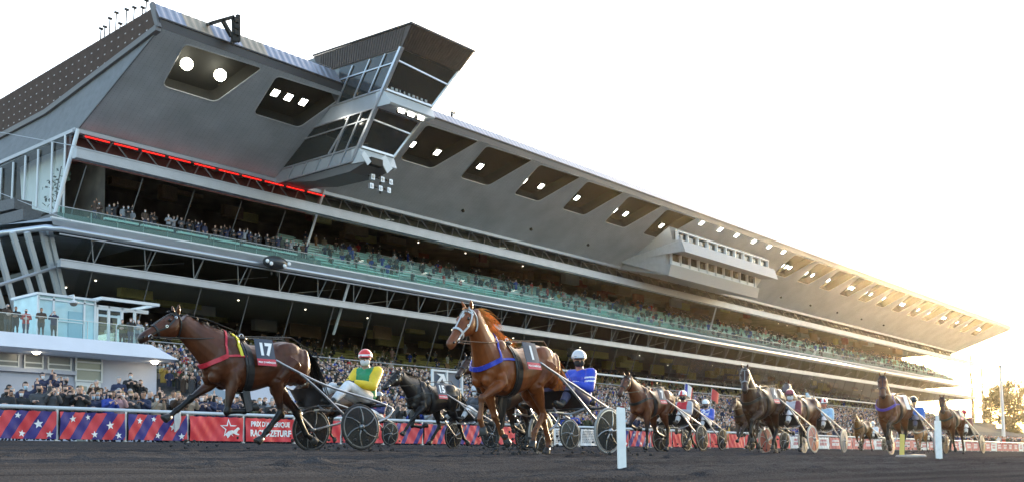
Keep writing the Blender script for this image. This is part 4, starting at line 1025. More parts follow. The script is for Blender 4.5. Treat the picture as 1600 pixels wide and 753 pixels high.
    kd.balance(); C = vcos(me); cc = np.zeros((len(C), 3)); A_, B_ = np.array(coat), np.array(pts)
    for i, p in enumerate(C):
        r3 = kd.find_n(V(p), 3); wsum = 0; f = 0
        for (_, idx, dist) in r3: q = 1/(dist+.02)**2; f += q*sk[idx][1]; wsum += q
        f /= wsum; cc[i] = A_*(1-f)+B_*f
        # a little warmer and paler towards flank and muzzle underside as on the real coats
    if star_:
        sp = np.array(HC(.24, .05)); dd = np.linalg.norm((C-sp)*np.array([1, 1.6, 1]), axis=1); k_ = np.clip((.05-dd)/.012, 0, 1)[:, None]; cc = cc*(1-k_)+np.array([.7, .68, .64])*k_
    setcol(me, cc); me.materials.append(vcolmat('horse_coat', .40, .34, .30, 9., coat=.0, bump=.38))
    body = link('body', me, root)
    bvh = BVHTree.FromPolygons([tuple(p) for p in C], [tuple(p.vertices) for p in me.polygons])
    def snap(p, off): q, n, i, d = bvh.find_nearest(V(p)); return q+n*off, n
    def cast(o, d, off):
        q, n, i, dd = bvh.ray_cast(V(o), V(d).normalized())
        if q is None: return None
        return q+n*off, n
    def strap(b, pts_, w_, m=0, closed=False, off=.008, th=.008, dense_=10):
        P_ = catmull(pts_, dense_) if not closed else [V(p) for p in pts_]
        out = []; n = len(P_); prevn = None
        S_ = [snap(p, off) for p in P_]
        rings_ = []
        for i in range(n):
            p, nn = S_[i]; q = S_[(i+1) % n if closed else min(i+1, n-1)][0]; o_ = S_[i-1 if (closed or i > 0) else 0][0]
            T_ = (q-o_)
            if T_.length < 1e-6: continue
            sd3 = T_.normalized().cross(nn).normalized()
            rings_.append([p+sd3*w_/2-nn*.004, p+sd3*w_/2+nn*th, p-sd3*w_/2+nn*th, p-sd3*w_/2-nn*.004])
        if closed: rings_.append(rings_[0])
        b.grid(rings_, m, True, not closed)
    def ringpts(c, a, b_, n=36, r0=.9):
        out = []
        for k in range(n):
            d = a*math.cos(2*PI*k/n)+b_*math.sin(2*PI*k/n); q = cast(V(c)+d*r0, -d, 0)
            if q: out.append(q[0])
        return out
    mh = MB()
    for p, a, s in hooves:
        d = V((math.sin(R(a)), 0, -math.cos(R(a)))); f = V((math.cos(R(a)), 0, math.sin(R(a))))
        q0 = p-d*.005; q1 = p+d*.085+f*.025
        rr_ = lambda c, r: [c+f*r*math.cos(2*PI*k/12)+V((0, 1, 0))*r*.88*math.sin(2*PI*k/12) for k in range(12)]
        mh = MB(); mh.grid([rr_(q0, .046), rr_(p+d*.04+f*.012, .056), rr_(q1, .066), rr_(q1+d*.012, .064)], 0)
        mh.build('hoof', mat('hoof', (.03, .027, .025), .5), root, True)
    for s in (1, -1):
        e = MB(); e.ell(HC(.27, .005, s*.088), (.028, .018, .024), (h, sd2, u), n=12); e.build('eye', m_eye, root, True)
    nb = MB()
    for s in (1, -1):
        q, nn = snap(HC(.935, -.035, s*.08), -.004); nb.ell(q, (.026, .012, .018), (h, nn, h.cross(nn)), n=8)
    nb.build('nostrils', m_eye, root)
    # mane and tail
    r_ = random.Random(int(X*100)); mc = mat('hair_%d_%d_%d' % tuple(int(c*999) for c in (mane_col or pts)), mane_col or pts, .45, noise=.3, scale=12)
    mm = MB()
    def blade(b, p, d0, d1, L, w_, wdir, seg=5):
        ra_ = []
        for k in range(seg+1):
            t = k/seg; c = p+d0*(L*t*(1-t*.5))+d1*(L*t*t*.5); w3 = w_*(1-t*.75)
            ra_.append((c-wdir*w3/2, c+wdir*w3/2))
        for k in range(seg): b.poly([ra_[k][0], ra_[k][1], ra_[k+1][1], ra_[k+1][0]])
    for k in range(150 if mane_fly < .9 else 420):
        t = r_.uniform(.12, 1); i = min(int(t*14), 13); c, n_, s_, T_ = crest[i]; c = c.lerp(crest[i+1][0], t*14-i)
        sidew = r_.uniform(-.2, 1)*roll_side
        d0 = (n_*r_.uniform(.5, 1.1)+s_*sidew*.6-T_*r_.uniform(.2, .9)*(.4+mane_fly)).normalized()
        d1 = (V((0, 0, -1))*(1.25-mane_fly)+s_*sidew*.3-T_*mane_fly*1.3+V((0, r_.uniform(-.3, .3), r_.uniform(-.2, .3)))).normalized()
        blade(mm, c-n_*.02, d0, d1, r_.uniform(.12, .26)*(1+(.35 if mane_fly < .9 else 1.15)*mane_fly), .026, T_)
    for k in range(16):
        c = HC(.02, .05, r_.uniform(-.03, .03)); blade(mm, c, (u+h*.3).normalized(), (h+V((0, 0, -.4))).normalized(), r_.uniform(.08, .16), .02, sd2)
    mm.build('mane', mc, root, True)
    tm = MB()
    tb_ = V((-.80, 0, 1.40))
    for k in range(90):
        d0 = V((-1, r_.gauss(0, .22), r_.uniform(-.15, .25))).normalized(); d1 = V((-.15, r_.gauss(0, .18), -1)).normalized()
        blade(tm, tb_+V((r_.uniform(-.02, .03), r_.gauss(0, .018), r_.uniform(-.06, .04))), d0*.55, d1*1.5, r_.uniform(.5, .95), .03, V((r_.uniform(-1, 1), 1, 0)).normalized(), 6)
    tm.build('tail', mc, root, True)
    # bridle
    bm_ = mat('bridle_'+'_'.join('%d' % int(c*99) for c in (bridle or (.02, .018, .018))), bridle or (.02, .018, .018), .4)
    b = MB()
    if not hood:
        strap(b, ringpts(HC(.60, -.05), sd2, u, 30, .3), .03, 0, True)
        for s in (1, -1):
            strap(b, [HC(.03, .05, s*.04), HC(.10, -.0, s*.09), HC(.38, -.06, s*.09), HC(.60, -.06, s*.07), HC(.80, -.075, s*.06)], .022, dense_=8)
            strap(b, [HC(.12, .055, 0), HC(.12, .04, s*.05), HC(.12, -.01, s*.088)], .02, dense_=6)
            strap(b, [HC(.02, .03, s*.06), HC(.06, -.10, s*.09), HC(.14, -.20, s*.05), HC(.14, -.24, 0)], .02, dense_=6)
        strap(b, [HC(.03, .06, -.05), HC(.02, .06, 0), HC(.03, .06, .05)], .03, dense_=6)
        strap(b, [HC(.10, .06, 0), HC(.35, .05, 0), HC(.60, .03, 0)], .016, dense_=8)
    else:
        for t_ in np.arange(.02, .5, .035): strap(b, ringpts(HC(t_, -.06), sd2, u, 30, .35), .034, 0, True, off=.006, th=.008)
    if sheep: strap(b, ringpts(HC(.55, -.05), sd2, u, 30, .3), .06, 0, True, off=.014, th=.02)
    b.build('bridle', bm_, root)
    bits = {}
    for s in (1, -1):
        q, nn = snap(HC(.80, -.085, s*.08), .012); bits[s] = q
        f1 = h; f2 = nn.cross(h).normalized(); b = MB(); b.tube([q+f1*.03*math.cos(2*PI*k/12)+f2*.03*math.sin(2*PI*k/12) for k in range(12)], .006, 6, 0, closed=True); b.build('bit_ring', m_chrome, root)
        for t_, a_ in ((.40, -.05), (.12, .0)):
            q2, n2 = snap(HC(t_, a_, s*.1), .016); g1 = n2.cross(u).normalized(); g2 = n2.cross(g1)
            b = MB(); b.tube([q2+g1*.016*math.cos(2*PI*k/8)+g2*.016*math.sin(2*PI*k/8) for k in range(8)], .005, 5, 0, closed=True); b.build('bridle_ring', m_chrome, root)
    # saddle pad, girth, collar, back strap
    b = MB()
    g_ = ringpts((.27, 0, 1.17), V((0, 1, 0)), V((.08, 0, 1)).normalized(), 48); strap(b, g_, .085, 0, True, off=.012, th=.014)
    strap(b, ringpts((.33, 0, 1.17), V((0, 1, 0)), V((.10, 0, 1)).normalized(), 48), .03, 0, True, off=.012, th=.01)
    b.build('girth', m_leather, root)
    if pad: b = MB(); strap(b, ringpts((.385, 0, 1.22), V((0, 1, 0)), V((.10, 0, 1)).normalized(), 48)[2:24], .04, 0, False, off=.012, th=.012); b.build('saddle_pad', mat('pad_%d' % int(pad[0]*99), pad, .6), root)
    b = MB()
    for s in (1, -1):
        q, nn = snap((.27, s*.12, 1.6), .02); b.ell(q, (.09, .06, .03), n=10)
        b.tube([q+V((.03*math.cos(2*PI*k/10), 0, .035+.03*math.sin(2*PI*k/10))) for k in range(10)], .007, 5, 1, closed=True)
    b.build('saddle', [m_leather, m_chrome], root, True)
    b = MB(); strap(b, [(.22, 0, 1.6), (-.05, 0, 1.6), (-.35, 0, 1.7), (-.62, 0, 1.65), (-.8, 0, 1.5)], .022)
    b.build('back_strap', m_leather, root)
    cm_ = mat('collar_'+'_'.join('%d' % int(c*99) for c in (collar or (.02, .018, .018))), collar or (.02, .018, .018), .45)
    b = MB(); cp = [(.30, .30, 1.30), (.48, .30, 1.30), (.62, .27, 1.28), (.75, .2, 1.21), (.85, .08, 1.15), (.87, 0, 1.14), (.85, -.08, 1.15), (.75, -.2, 1.21), (.62, -.27, 1.28), (.48, -.3, 1.30), (.30, -.3, 1.30)]
    strap(b, cp[2:9], .062, dense_=8, off=.012, th=.016); strap(b, cp[:3], .03, dense_=6, off=.01); strap(b, cp[8:], .03, dense_=6, off=.01)
    for s in (1, -1): strap(b, [(.62, s*.27, 1.28), (.60, s*.2, 1.44), (.55, s*.10, 1.6), (.53, 0, 1.66)], .028, dense_=6, off=.01)
    b.build('breast_collar', cm_, root)
    # number cloth on both flanks
    if number:
        CXN = .09; b = MB(); w2, z1, z0 = .15, 1.545, 1.165
        pass
        def onside(xx, zz, s, off):
            return V((xx, s*(.285+.30*(1.535-zz)-.25*(xx-.1)**2+off), zz))
        nu, nv = 8, 12
        ncs = {}
        for s in (1, -1):
            b = MB()
            f1 = [[onside(CXN-w2+2*w2*i/nu, z0+(z1-z0)*j/nv, s, .022) for i in range(nu+1)] for j in range(nv+1)]
            f2 = [[p+V((0, s*.007, 0)) for p in r2] for r2 in f1]
            for ff in (f1, f2):
                i0 = len(b.f); b.grid(ff, 0, closed=False)
                for j in range(nv):
                    for i in range(nu): b.m[i0+j*nu+i] = 1 if j < 3 else 0
            edge = lambda g: [g[0][i] for i in range(nu+1)]+[g[j][nu] for j in range(1, nv+1)]+[g[nv][i] for i in range(nu-1, -1, -1)]+[g[j][0] for j in range(nv-1, 0, -1)]
            b.grid([edge(f1), edge(f2)], 0, True, False)
            ncs[s] = b.build('number_cloth', [mat('cloth_slate', (.035, .05, .08), .5), mat('cloth_red', (.55, .035, .06), .5)] if number.strip() else [mat('cloth_white', (.7, .7, .7)), mat('cloth_white', (.7, .7, .7))], root)
        for s in (1, -1) if number.strip() else ():
            t1 = text_mesh(number, .26 if len(number) < 2 else .235, .012, 0, .95)
            for v in t1.vertices: v.co = onside(CXN-s*v.co.x, z0+.225+v.co.y, s, .034)
            t1.materials.append(m_ink); link('number', t1, ncs[s])
            t2 = text_mesh("PRIX D'AMÉRIQUE", .034, .001)
            for v in t2.vertices: v.co = onside(CXN-s*v.co.x, z0+.045+v.co.y, s, .034)
            t2.materials.append(m_ink); link('lettering', t2, ncs[s])
    # reins
    b = MB()
    for s in (1, -1):
        q, nn = snap((.27, s*.12, 1.6), .055)
        mid = bits[s].lerp(q, .5); mm_, nn_ = snap(mid, .03)
        inside = (mid-V((mid.x, 0, mid.z))).length < abs(mm_.y)
        if abs(mid.y) < abs(mm_.y): mid = V((mid.x, mm_.y, mid.z))
        b.tube([bits[s], mid+V((0, 0, -.03)), q], .008, 5); b.tube([q, V((-.5, s*.12, 1.63)), V((-1.10-rein, s*.09+(.07 if rein else 0), 1.08))], .008, 5)
    q0, n0 = snap(HC(0, .06, 0), .02)
    b.tube([HC(.60, -.05, .066), HC(.1, .06, .05), crest[8][0]+V((0, .03, .07)), V((.27, .03, 1.64))], .006, 5)
    b.build('reins', mat('rein_brown', (.12, .05, .025), .5) if mane_fly > .8 else m_leather, root)
    return root

# ---- sulky
def wheel_mesh(disc, tyre, rimc, tag_):
    b = MB(); n = 48
    ring = lambda r, y: [(r*math.cos(2*PI*k/n), y, r*math.sin(2*PI*k/n)) for k in range(n)]
    ty = MB(); ty.tube([V(p) for p in ring(.325, 0)], .017, 8, 0, closed=True)
    d = MB(); d.grid([ring(.312, .012), ring(.05, .035)], 0, True, False); d.grid([ring(.312, -.012), ring(.05, -.035)], 0, True, False)
    sp = MB()
    for k in range(6):
        a = 2*PI*k/6
        for s in (1, -1):
            pts_ = [(r*math.cos(a+.55*(1-r/.31)), s*(.040-.026*(r-.05)/.26), r*math.sin(a+.55*(1-r/.31))) for r in (.05, .12, .2, .26, .305)]
            sp.tube(pts_, [.012, .009, .008, .008, .007], 6)
    sp.tube([(0, -.06, 0), (0, .06, 0)], .035, 12); sp.ell((0, .07, 0), (.02, .02, .02), n=8)
    rm = MB(); rm.grid([ring(.31, .016), ring(.29, .018), ring(.29, -.018), ring(.31, -.016)], 0, True, False)
    return (ty.mesh('tyre', tyre, True), d.mesh('disc', disc), sp.mesh('spokes', rimc, True), rm.mesh('rim', rimc))
m_spoke = mat('spoke_grey', (.22, .23, .24), .3, metal=.6)
m_disc = glassmat('disc_dark', (.10, .105, .105), .05, rough=.25, alpha=.72); m_tblack = mat('tyre_black', (.02, .02, .02), .6); m_tgrey = mat('tyre_grey', (.30, .30, .30), .5)
WH = {}
def make_sulky(label, X, Y, yaw, disc=None, tyre=None, frame=None, track=.62, hs=1.0, back=0.):
    root = empty('sulky', (X, Y, gz(Y)), label, 'sulky', PI+yaw, 'sulkies pulled by the trotting horses')
    dm = disc or m_disc; ty = tyre or m_tblack; fm = frame or m_alloy
    key = (dm.name, ty.name)
    if key not in WH: WH[key] = wheel_mesh(dm, ty, m_spoke if ty is m_tblack else m_alloy, key)
    tm, dmm, sm, rm = WH[key]
    for s in (1, -1):
        o = bpy.data.objects.new('wheel', tm); COL.objects.link(o); o.parent = root; o.location = (0, s*track, .342); o.rotation_euler = (R(-4*s), R(37*s+X*50), 0)
        for nm, m_ in (('disc', dmm), ('spokes', sm), ('rim', rm)): link(nm, m_, o)
    for s in (1, -1):
        b = MB(); b.tube(catmull([(1.31, s*.385, 1.27), (1.1, s*.42, 1.17), (.5, s*.46, .945), (-back*.8, s*.48, .76), (-.2-back, s*.48, .69)], 6), .018, 8)
        b.build('shaft', fm, root, True)
        b = MB(); b.tube(catmull([(-.2-back, s*.48, .69), (-.30-back, s*.49, .62), (-.26-back*.7, s*.52, .48), (-.1-back*.2, s*.55, .38), (0, s*.56, .342)], 5), .02, 8)
        b.tube(catmull([(.95, s*.43, 1.11), (.62, s*.47, .86), (.3, s*.52, .58), (.08, s*.55, .40), (0, s*.56, .342)], 6), .019, 8)
        b.tube([(0, s*.53, .342), (0, s*.68, .342)], .024, 8)
        b.build('wheel_fork', fm, root, True)
        fb = back*.95; b = MB(); b.tube(catmull([(.35, s*.45, .66), (.6-fb*.6, s*.36, .58), (.85-fb, s*.33, .60), (.95-fb, s*.33, .66)], 5), .014, 6); b.box((.78-fb, s*.27, .585), (.98-fb, s*.39, .6)); b.build('foot_rest', m_alloy, root)
    b = MB(); b.tube([(-.18-back, -.48, .69), (-.18-back, .48, .69)], .02, 8); b.tube([(.35, -.45, .66), (.35, .45, .66)], .016, 8); b.tube(catmull([(.35, -.12, .66), (.1, -.1, .60), (-.18-back, -.1, .69)], 4), .015, 6); b.tube(catmull([(.35, .12, .66), (.1, .1, .60), (-.18-back, .1, .69)], 4), .015, 6)
    b.build('cross_bar', m_blacktube, root, True)
    b = MB(); b.ell((-.16-back, 0, .735), (.17, .19, .045), n=14); b.box((-.34-back, -.17, .74), (-.30-back, .17, .86)); b.build('seat', m_leather, root, True)
    root['seat_back'] = back
    # mud guard net under the tail
    b = MB(); b.poly([(.55, -.4, .93), (.55, .4, .93), (.36, .43, .68), (.36, -.43, .68)]); b.poly([(.55, -.4, .925), (.36, -.43, .675), (.36, .43, .675), (.55, .4, .925)]); b.build('mud_guard', m_blacktube, root)
    return root

# ---- people
def person_parts(J, head_dir, hand_out=True, fat=1.0):
    """J: joints dict; returns (body MB, samples)"""
    b = MB()
    f = V(head_dir).normalized(); up = (V((0, 0, 1))-f*f.z).normalized(); sd_2 = up.cross(f)
    hc = V(J['head']); ax = (f, sd_2, up)
    b.ell(hc+up*.02-f*.012, (.098, .077, .112), ax, 16); b.ell(hc-up*.06+f*.022, (.068, .058, .07), ax, 14)
    b.tube([hc+f*.085+up*.035, hc+f*.104-up*.0, hc+f*.112-up*.022, hc+f*.09-up*.035], [.010, .013, .017, .012], 8)
    for s in (1, -1):
        b.ell(hc+sd_2*s*.077-f*.01, (.022, .012, .032), ax, 8)
        b.ell(hc+f*.082+sd_2*s*.032+up*.034, (.016, .026, .008), ax, 8)
    b.ell(hc+f*.088-up*.066, (.012, .026, .012), ax, 8)
    b.tube([V(J['neck'])-V((0, 0, .03)), hc-up*.07-f*.02], [.064, .055], 12)
    b.tube([V(J['pelvis']), V(J['pelvis']).lerp(V(J['neck']), .35), V(J['pelvis']).lerp(V(J['neck']), .75), V(J['neck'])], [.15*fat, .145*fat, .165*fat, .085], 16, sq=.68, up=V((1, 0, 0)))
    for s, k in ((1, 'l'), (-1, 'r')):
        sh, el, ha = V(J['sh'+k]), V(J['el'+k]), V(J['ha'+k])
        b.tube([V(J['neck']).lerp(sh, .4)-V((0, 0, .03)), sh], [.07, .068], 10); b.ell(sh, .068)
        b.tube([sh, sh.lerp(el, .5), el], [.062, .053, .043], 10); b.ell(el, .045)
        wr = el+(ha-el)*.86; b.tube([el, el.lerp(wr, .35), wr], [.046, .045, .03], 10)
        d = (ha-el).normalized(); lat = d.cross(V((0, 0, 1))).normalized() if abs(d.z) < .95 else V((0, 1, 0)); nn = lat.cross(d)
        palm = wr+d*.05; b.ell(palm, (.052, .042, .02), (d, lat, nn), 10)
        for i, (o, L) in enumerate(((.032, .062), (.011, .072), (-.011, .068), (-.031, .054))):
            p0 = palm+d*.035+lat*o; p1 = p0+d*L*.45-nn*.012; p2 = p1+d*L*.15-nn*.03; p3 = p2-d*L*.25-nn*.012
            b.tube([p0, p1, p2, p3], [.0105, .0100, .0095, .0085], 7)
        p0 = palm-d*.01+lat*.036*s; b.tube([p0, p0+d*.035+lat*.022*s-nn*.01, p0+d*.055+lat*.005*s-nn*.028], [.012, .0105, .009], 7)
        hi, kn, an, to = V(J['hi'+k]), V(J['kn'+k]), V(J['an'+k]), V(J['to'+k])
        b.tube([hi, hi.lerp(kn, .5), kn], [.095*fat, .082*fat, .058], 12); b.ell(kn, .06)
        b.tube([kn, kn.lerp(an, .3), an], [.058, .06, .038], 10); b.tube([an, an.lerp(to, .5), to], [.042, .042, .03], 8)
    return b, ax, hc
DJ = dict(head=(-.16, 0, 1.44), neck=(-.20, 0, 1.27), pelvis=(-.18, 0, .83), shl=(-.21, .185, 1.225), shr=(-.21, -.185, 1.225), ell=(-.05, .265, .99), elr=(-.05, -.265, .99), hal=(.24, .09, 1.07), har=(.24, -.09, 1.07), hil=(-.14, .09, .83), hir=(-.14, -.09, .83), knl=(.33, .20, .99), knr=(.33, -.20, .99), anl=(.72, .30, .70), anr=(.72, -.30, .70), tol=(.90, .32, .74), tor=(.90, -.32, .74))
m_skin = vcolmat('skin', .5, .4, .06, 30)
def make_driver(label, sulky, jacket, sleeves, helmet, trousers=(.75, .75, .75), mask=(.7, .7, .72), yawdeg=35, hstripe=None, jstripe=None, jointmod=None, small=False, goggles=True):
    J = dict(DJ); J.update(jointmod or {})
    c, s = math.cos(R(yawdeg)), math.sin(R(yawdeg))
    back = sulky.get('seat_back', 0.); z_r = sulky.rotation_euler.z
    root = empty('person', sulky.location+V((-math.cos(z_r)*back, -math.sin(z_r)*back, .74)), label, 'person', sulky.rotation_euler.z, 'drivers seated on the sulkies')
    off = V((0, 0, .74)); vx = .016 if small else .0095
    b, ax, hc = person_parts(J, (c, s, -.05)); f, sd_2, up = ax
    me = remeshed(b, vx, 2, .5); me.name = 'person_body'; C = vcos(me)
    col = np.tile(np.array([.42, .25, .18]), (len(C), 1))
    for k in 'lr':
        ha = np.array(J['ha'+k]); d = np.linalg.norm(C-ha, axis=1); col[d < .14] = (.03, .03, .035)
        an = np.array(J['an'+k]); to = np.array(J['to'+k]); d = np.minimum(np.linalg.norm(C-an, axis=1), np.linalg.norm(C-to, axis=1)); col[d < .13] = (.03, .03, .03)
        for q, e in ((J['el'+k], J['sh'+k]),):
            pass
    setcol(me, col); me.materials.append(m_skin)
    me.transform(M.Translation(-off)); link('body', me, root)
    # jacket
    b = MB(); pe, ne = V(J['pelvis']), V(J['neck'])
    b.tube([pe-V((0, 0, .03)), pe.lerp(ne, .3), pe.lerp(ne, .55), pe.lerp(ne, .8), ne-V((0, 0, .015)), ne+V((.005, 0, .025))], [.185, .19, .20, .205, .12, .075], 18, sq=.70, up=V((1, 0, 0)))
    for k in 'lr':
        sh, el, ha = V(J['sh'+k]), V(J['el'+k]), V(J['ha'+k]); wr = el+(ha-el)*.84
        b.tube([ne.lerp(sh, .35)-V((0, 0, .03)), sh], [.085, .09], 10); b.ell(sh, .09)
        b.tube([sh, sh.lerp(el, .5), el], [.09, .083, .072], 12); b.ell(el, .072); b.tube([el, el.lerp(wr, .4), wr], [.072, .07, .045], 12)
    jm = remeshed(b, .014 if not small else .02, 2); jm.name = 'jacket'; C = np.array([p.center for p in jm.polygons])
    def dseg(C, a, e):
        a, e = np.array(a), np.array(e); ab = e-a; t = np.clip(((C-a)@ab)/(ab@ab), 0, 1); return np.linalg.norm(C-(a+t[:, None]*ab), axis=1)
    dt = dseg(C, np.array(pe), np.array(ne)-np.array([0, 0, .06]))*.50
    da = np.minimum.reduce([np.minimum(dseg(C, J['sh'+k], J['el'+k]), dseg(C, J['el'+k], J['ha'+k])) for k in 'lr'])
    mi = (da < dt).astype(int)
    if jstripe:
        if jstripe[0] == 'band': mi[(np.abs(C[:, 2]-1.13) < .045) | (np.abs(C[:, 2]-.93) < .03)] = 2
        elif jstripe[0] == 'sash': mi[(np.abs(C[:, 1]*1.0+(C[:, 2]-1.05)) < .055) & (mi == 0)] = 2
        elif jstripe[0] == 'arms': mi[(mi == 1) & ((np.abs(C[:, 2]-1.16) < .013) | (np.abs(C[:, 2]-1.10) < .013))] = 2
        elif jstripe[0] == 'checks': mi[(np.sin(C[:, 2]*38)*np.sin(C[:, 1]*38+C[:, 0]*20) > .1)] = 2
    cm = lambda n_, c_: mat(n_+'_%d_%d_%d' % tuple(int(99*q) for q in c_), c_, .5, noise=.16, scale=8, bump=.75)
    for m_ in (cm('silk', jacket), cm('silk', sleeves), cm('silk', jstripe[1] if jstripe else jacket)): jm.materials.append(m_)
    jm.polygons.foreach_set('material_index', mi.astype(np.int32)); jm.transform(M.Translation(-off)); link('jacket', jm, root)
    b = MB()
    b.ell(V(J['pelvis'])-V((0, 0, .01)), (.15, .165, .12))
    for k in 'lr':
        hi, kn, an = V(J['hi'+k]), V(J['kn'+k]), V(J['an'+k]); wr = kn.lerp(an, .82)
        b.tube([hi, hi.lerp(kn, .5), kn], [.118, .10, .078], 12); b.ell(kn, .078); b.tube([kn, kn.lerp(an, .35), wr], [.077, .074, .055], 12)
    tm = remeshed(b, .015 if not small else .022, 2); tm.name = 'trousers'; tm.materials.append(cm('breeches', trousers)); tm.transform(M.Translation(-off)); link('trousers', tm, root)
    # helmet, goggles, mask
    hl = MB(); hcc = hc+up*.045-f*.015; n = 20; rings = []
    for i in range(10):
        th = PI*.56*(i/9)
        rings.append([hcc+f*.138*math.sin(th)*math.cos(2*PI*j/n)+sd_2*.113*math.sin(th)*math.sin(2*PI*j/n)+up*.118*math.cos(th) for j in range(n)])
    i0 = 0; hl.grid(rings, 0, True, True)
    if hstripe:
        for q in range(len(hl.f)):
            if q < 9*n and ((q % n) % 4 in (0, 1) if hstripe[0] == 'seg' else (q//n) in (7, 8)): hl.m[q] = 1
    vis = [hcc+f*(.13+.05*math.cos(a))*1+sd_2*.10*math.sin(a)*1.05-up*.018 for a in np.linspace(-1.2, 1.2, 9)]
    inn = [hcc+f*(.06+.07*math.cos(a))+sd_2*.095*math.sin(a)+up*.0 for a in np.linspace(-1.2, 1.2, 9)]
    for k in range(8): hl.poly([inn[k], vis[k], vis[k+1], inn[k+1]]); hl.poly([p-up*.008 for p in (inn[k+1], vis[k+1], vis[k], inn[k])])
    hl.v = [p-off for p in hl.v]
    hl.build('helmet', [mat('helmet_%d_%d_%d' % tuple(int(99*q) for q in helmet), helmet, .2, coat=.4), mat('helmetb_%d_%d_%d' % tuple(int(99*q) for q in (hstripe[1] if hstripe else helmet)), hstripe[1] if hstripe else helmet, .2)], root, True)
    if goggles:
        g = MB(); pts_ = [hc+f*(.062+.055*math.cos(a))+sd_2*.086*math.sin(a)+up*.026 for a in np.linspace(-1.35, 1.35, 13)]
        for k in range(12): p, q = pts_[k], pts_[k+1]; g.grid([[p-up*.024, p+up*.026, p+up*.026-f*.012, p-up*.024-f*.012], [q-up*.024, q+up*.026, q+up*.026-f*.012, q-up*.024-f*.012]], 0)
        g.v = [p-off for p in g.v]; g.build('goggles', mat('goggle_lens', (.02, .02, .05), .08), root)
    if mask:
        g = MB(); rings = []
        for z_, r_ in ((-.012, .060), (-.03, .074), (-.06, .076), (-.09, .062), (-.105, .04)):
            rings.append([hc+f*(.03+r_*math.cos(a)*(1.12 if abs(a) < .5 else 1))+sd_2*r_*1.02*math.sin(a)+up*z_ for a in np.linspace(-1.5, 1.5, 13)])
        g.grid(rings, 0, closed=False); g.v = [p-off for p in g.v]; g.build('mask', mat('maskc_%d_%d_%d' % tuple(int(99*q) for q in mask), mask, .8), root, True)
    return root

def rig(axX, axY, yaw, horse, sulky, driver, gap=1.38):
    d = V((-math.cos(yaw), -math.sin(yaw), 0))
    s = make_sulky(sulky.pop('label'), axX, axY, yaw, **sulky)
    h = make_horse(horse.pop('label'), axX+d.x*gap, axY+d.y*gap, yaw, **horse)
    if driver: make_driver(driver.pop('label'), s, **driver)
    return h, s
BAY, DBAY, CHEST, BLACK = (.085, .025, .009), (.048, .019, .009), (.19, .050, .011), (.015, .011, .010)
BK = (.010, .009, .009)
white = (.75, .75, .75)
rig(10.72, 12.15, R(-5), dict(label='bay horse number 17 with black legs and a red breast collar leading the race', coat=BAY, pts=BK, pose='reach', poll=(1.24, .0, 1.80), hdir=(.86, .08, -.48), number='17', collar=(.55, .02, .04), pad=(.75, .65, .05), rein=.40, mane_fly=.3, scale=1.01, voxel=.014),
    dict(label='sulky with black disc wheels behind bay horse 17', tyre=m_tblack, back=.42),
    dict(label='driver in green jacket with yellow sleeves and red helmet on sulky 17', jacket=(.02, .25, .10), sleeves=(.80, .55, .02), helmet=(.75, .04, .03), yawdeg=48, hstripe=('band', (.8, .8, .8)), jointmod=dict(shl=(-.27, .17, 1.235), shr=(-.13, -.17, 1.235), ell=(-.06, .30, .98), elr=(.06, -.20, .98), hal=(.26, .16, 1.06), har=(.30, -.02, 1.04))))
rig(12.86, 9.22, 0, dict(label='chestnut horse number 1 with flying orange mane and blue breast collar', coat=CHEST, pts=(.15, .05, .018), pose='lift', poll=(1.10, .10, 1.90), hdir=(.70, .06, -.70), number='1', collar=(.03, .05, .45), mane_col=(.74, .30, .08), mane_fly=1.0, scale=1.0, voxel=.014, star_=True, bridle=(.55, .55, .55)),
    dict(label='sulky with grey tyres behind chestnut horse 1', tyre=m_tgrey),
    dict(label='driver in blue jacket with white bands and grey helmet on sulky 1', jacket=(.02, .06, .50), sleeves=(.02, .06, .50), helmet=(.55, .56, .57), trousers=(.06, .06, .12), mask=(.02, .02, .02), yawdeg=45, jstripe=('arms', (.75, .77, .8))))
rig(19.75, 17.3, 0, dict(label='black horse number 15 running beyond the sulky of horse 17', coat=BLACK, pts=BK, pose='reach2', poll=(1.22, .05, 1.74), hdir=(.82, .1, -.52), number='15', mane_fly=.5, voxel=.018),
    dict(label='sulky behind the black horse 15, half hidden by horse 1'), dict(label='driver in dark jacket behind black horse 15, mostly hidden by horse 1', jacket=(.05, .05, .06), sleeves=(.05, .05, .06), helmet=(.5, .5, .52), small=True))
rig(18.5, 14.0, 0, dict(label='brown horse half hidden behind chestnut horse 1', coat=DBAY, pts=BK, pose='mid', poll=(1.2, 0, 1.85), hdir=(.8, .2, -.55), voxel=.02),
    dict(label='sulky with dark discs beyond the wheels of sulky 1'), dict(label='driver in purple jacket hidden behind the driver of sulky 1', jacket=(.15, .03, .2), sleeves=(.15, .03, .2), helmet=(.1, .1, .3), trousers=(.15, .15, .3), small=True))
rig(21.2, 22.3, 0, dict(label='dark brown horse hidden behind the rump and sulky of horse 17', coat=DBAY, pts=BK, pose='lift', poll=(1.15, 0, 1.85), hdir=(.8, .1, -.55), voxel=.022),
    dict(label='sulky with small dark wheel seen just behind sulky 17', hs=1), dict(label='driver in navy and red jacket with grey helmet behind sulky 17', jacket=(.03, .03, .12), sleeves=(.03, .03, .12), helmet=(.3, .3, .32), jstripe=('sash', (.5, .02, .04)), small=True, yawdeg=20))
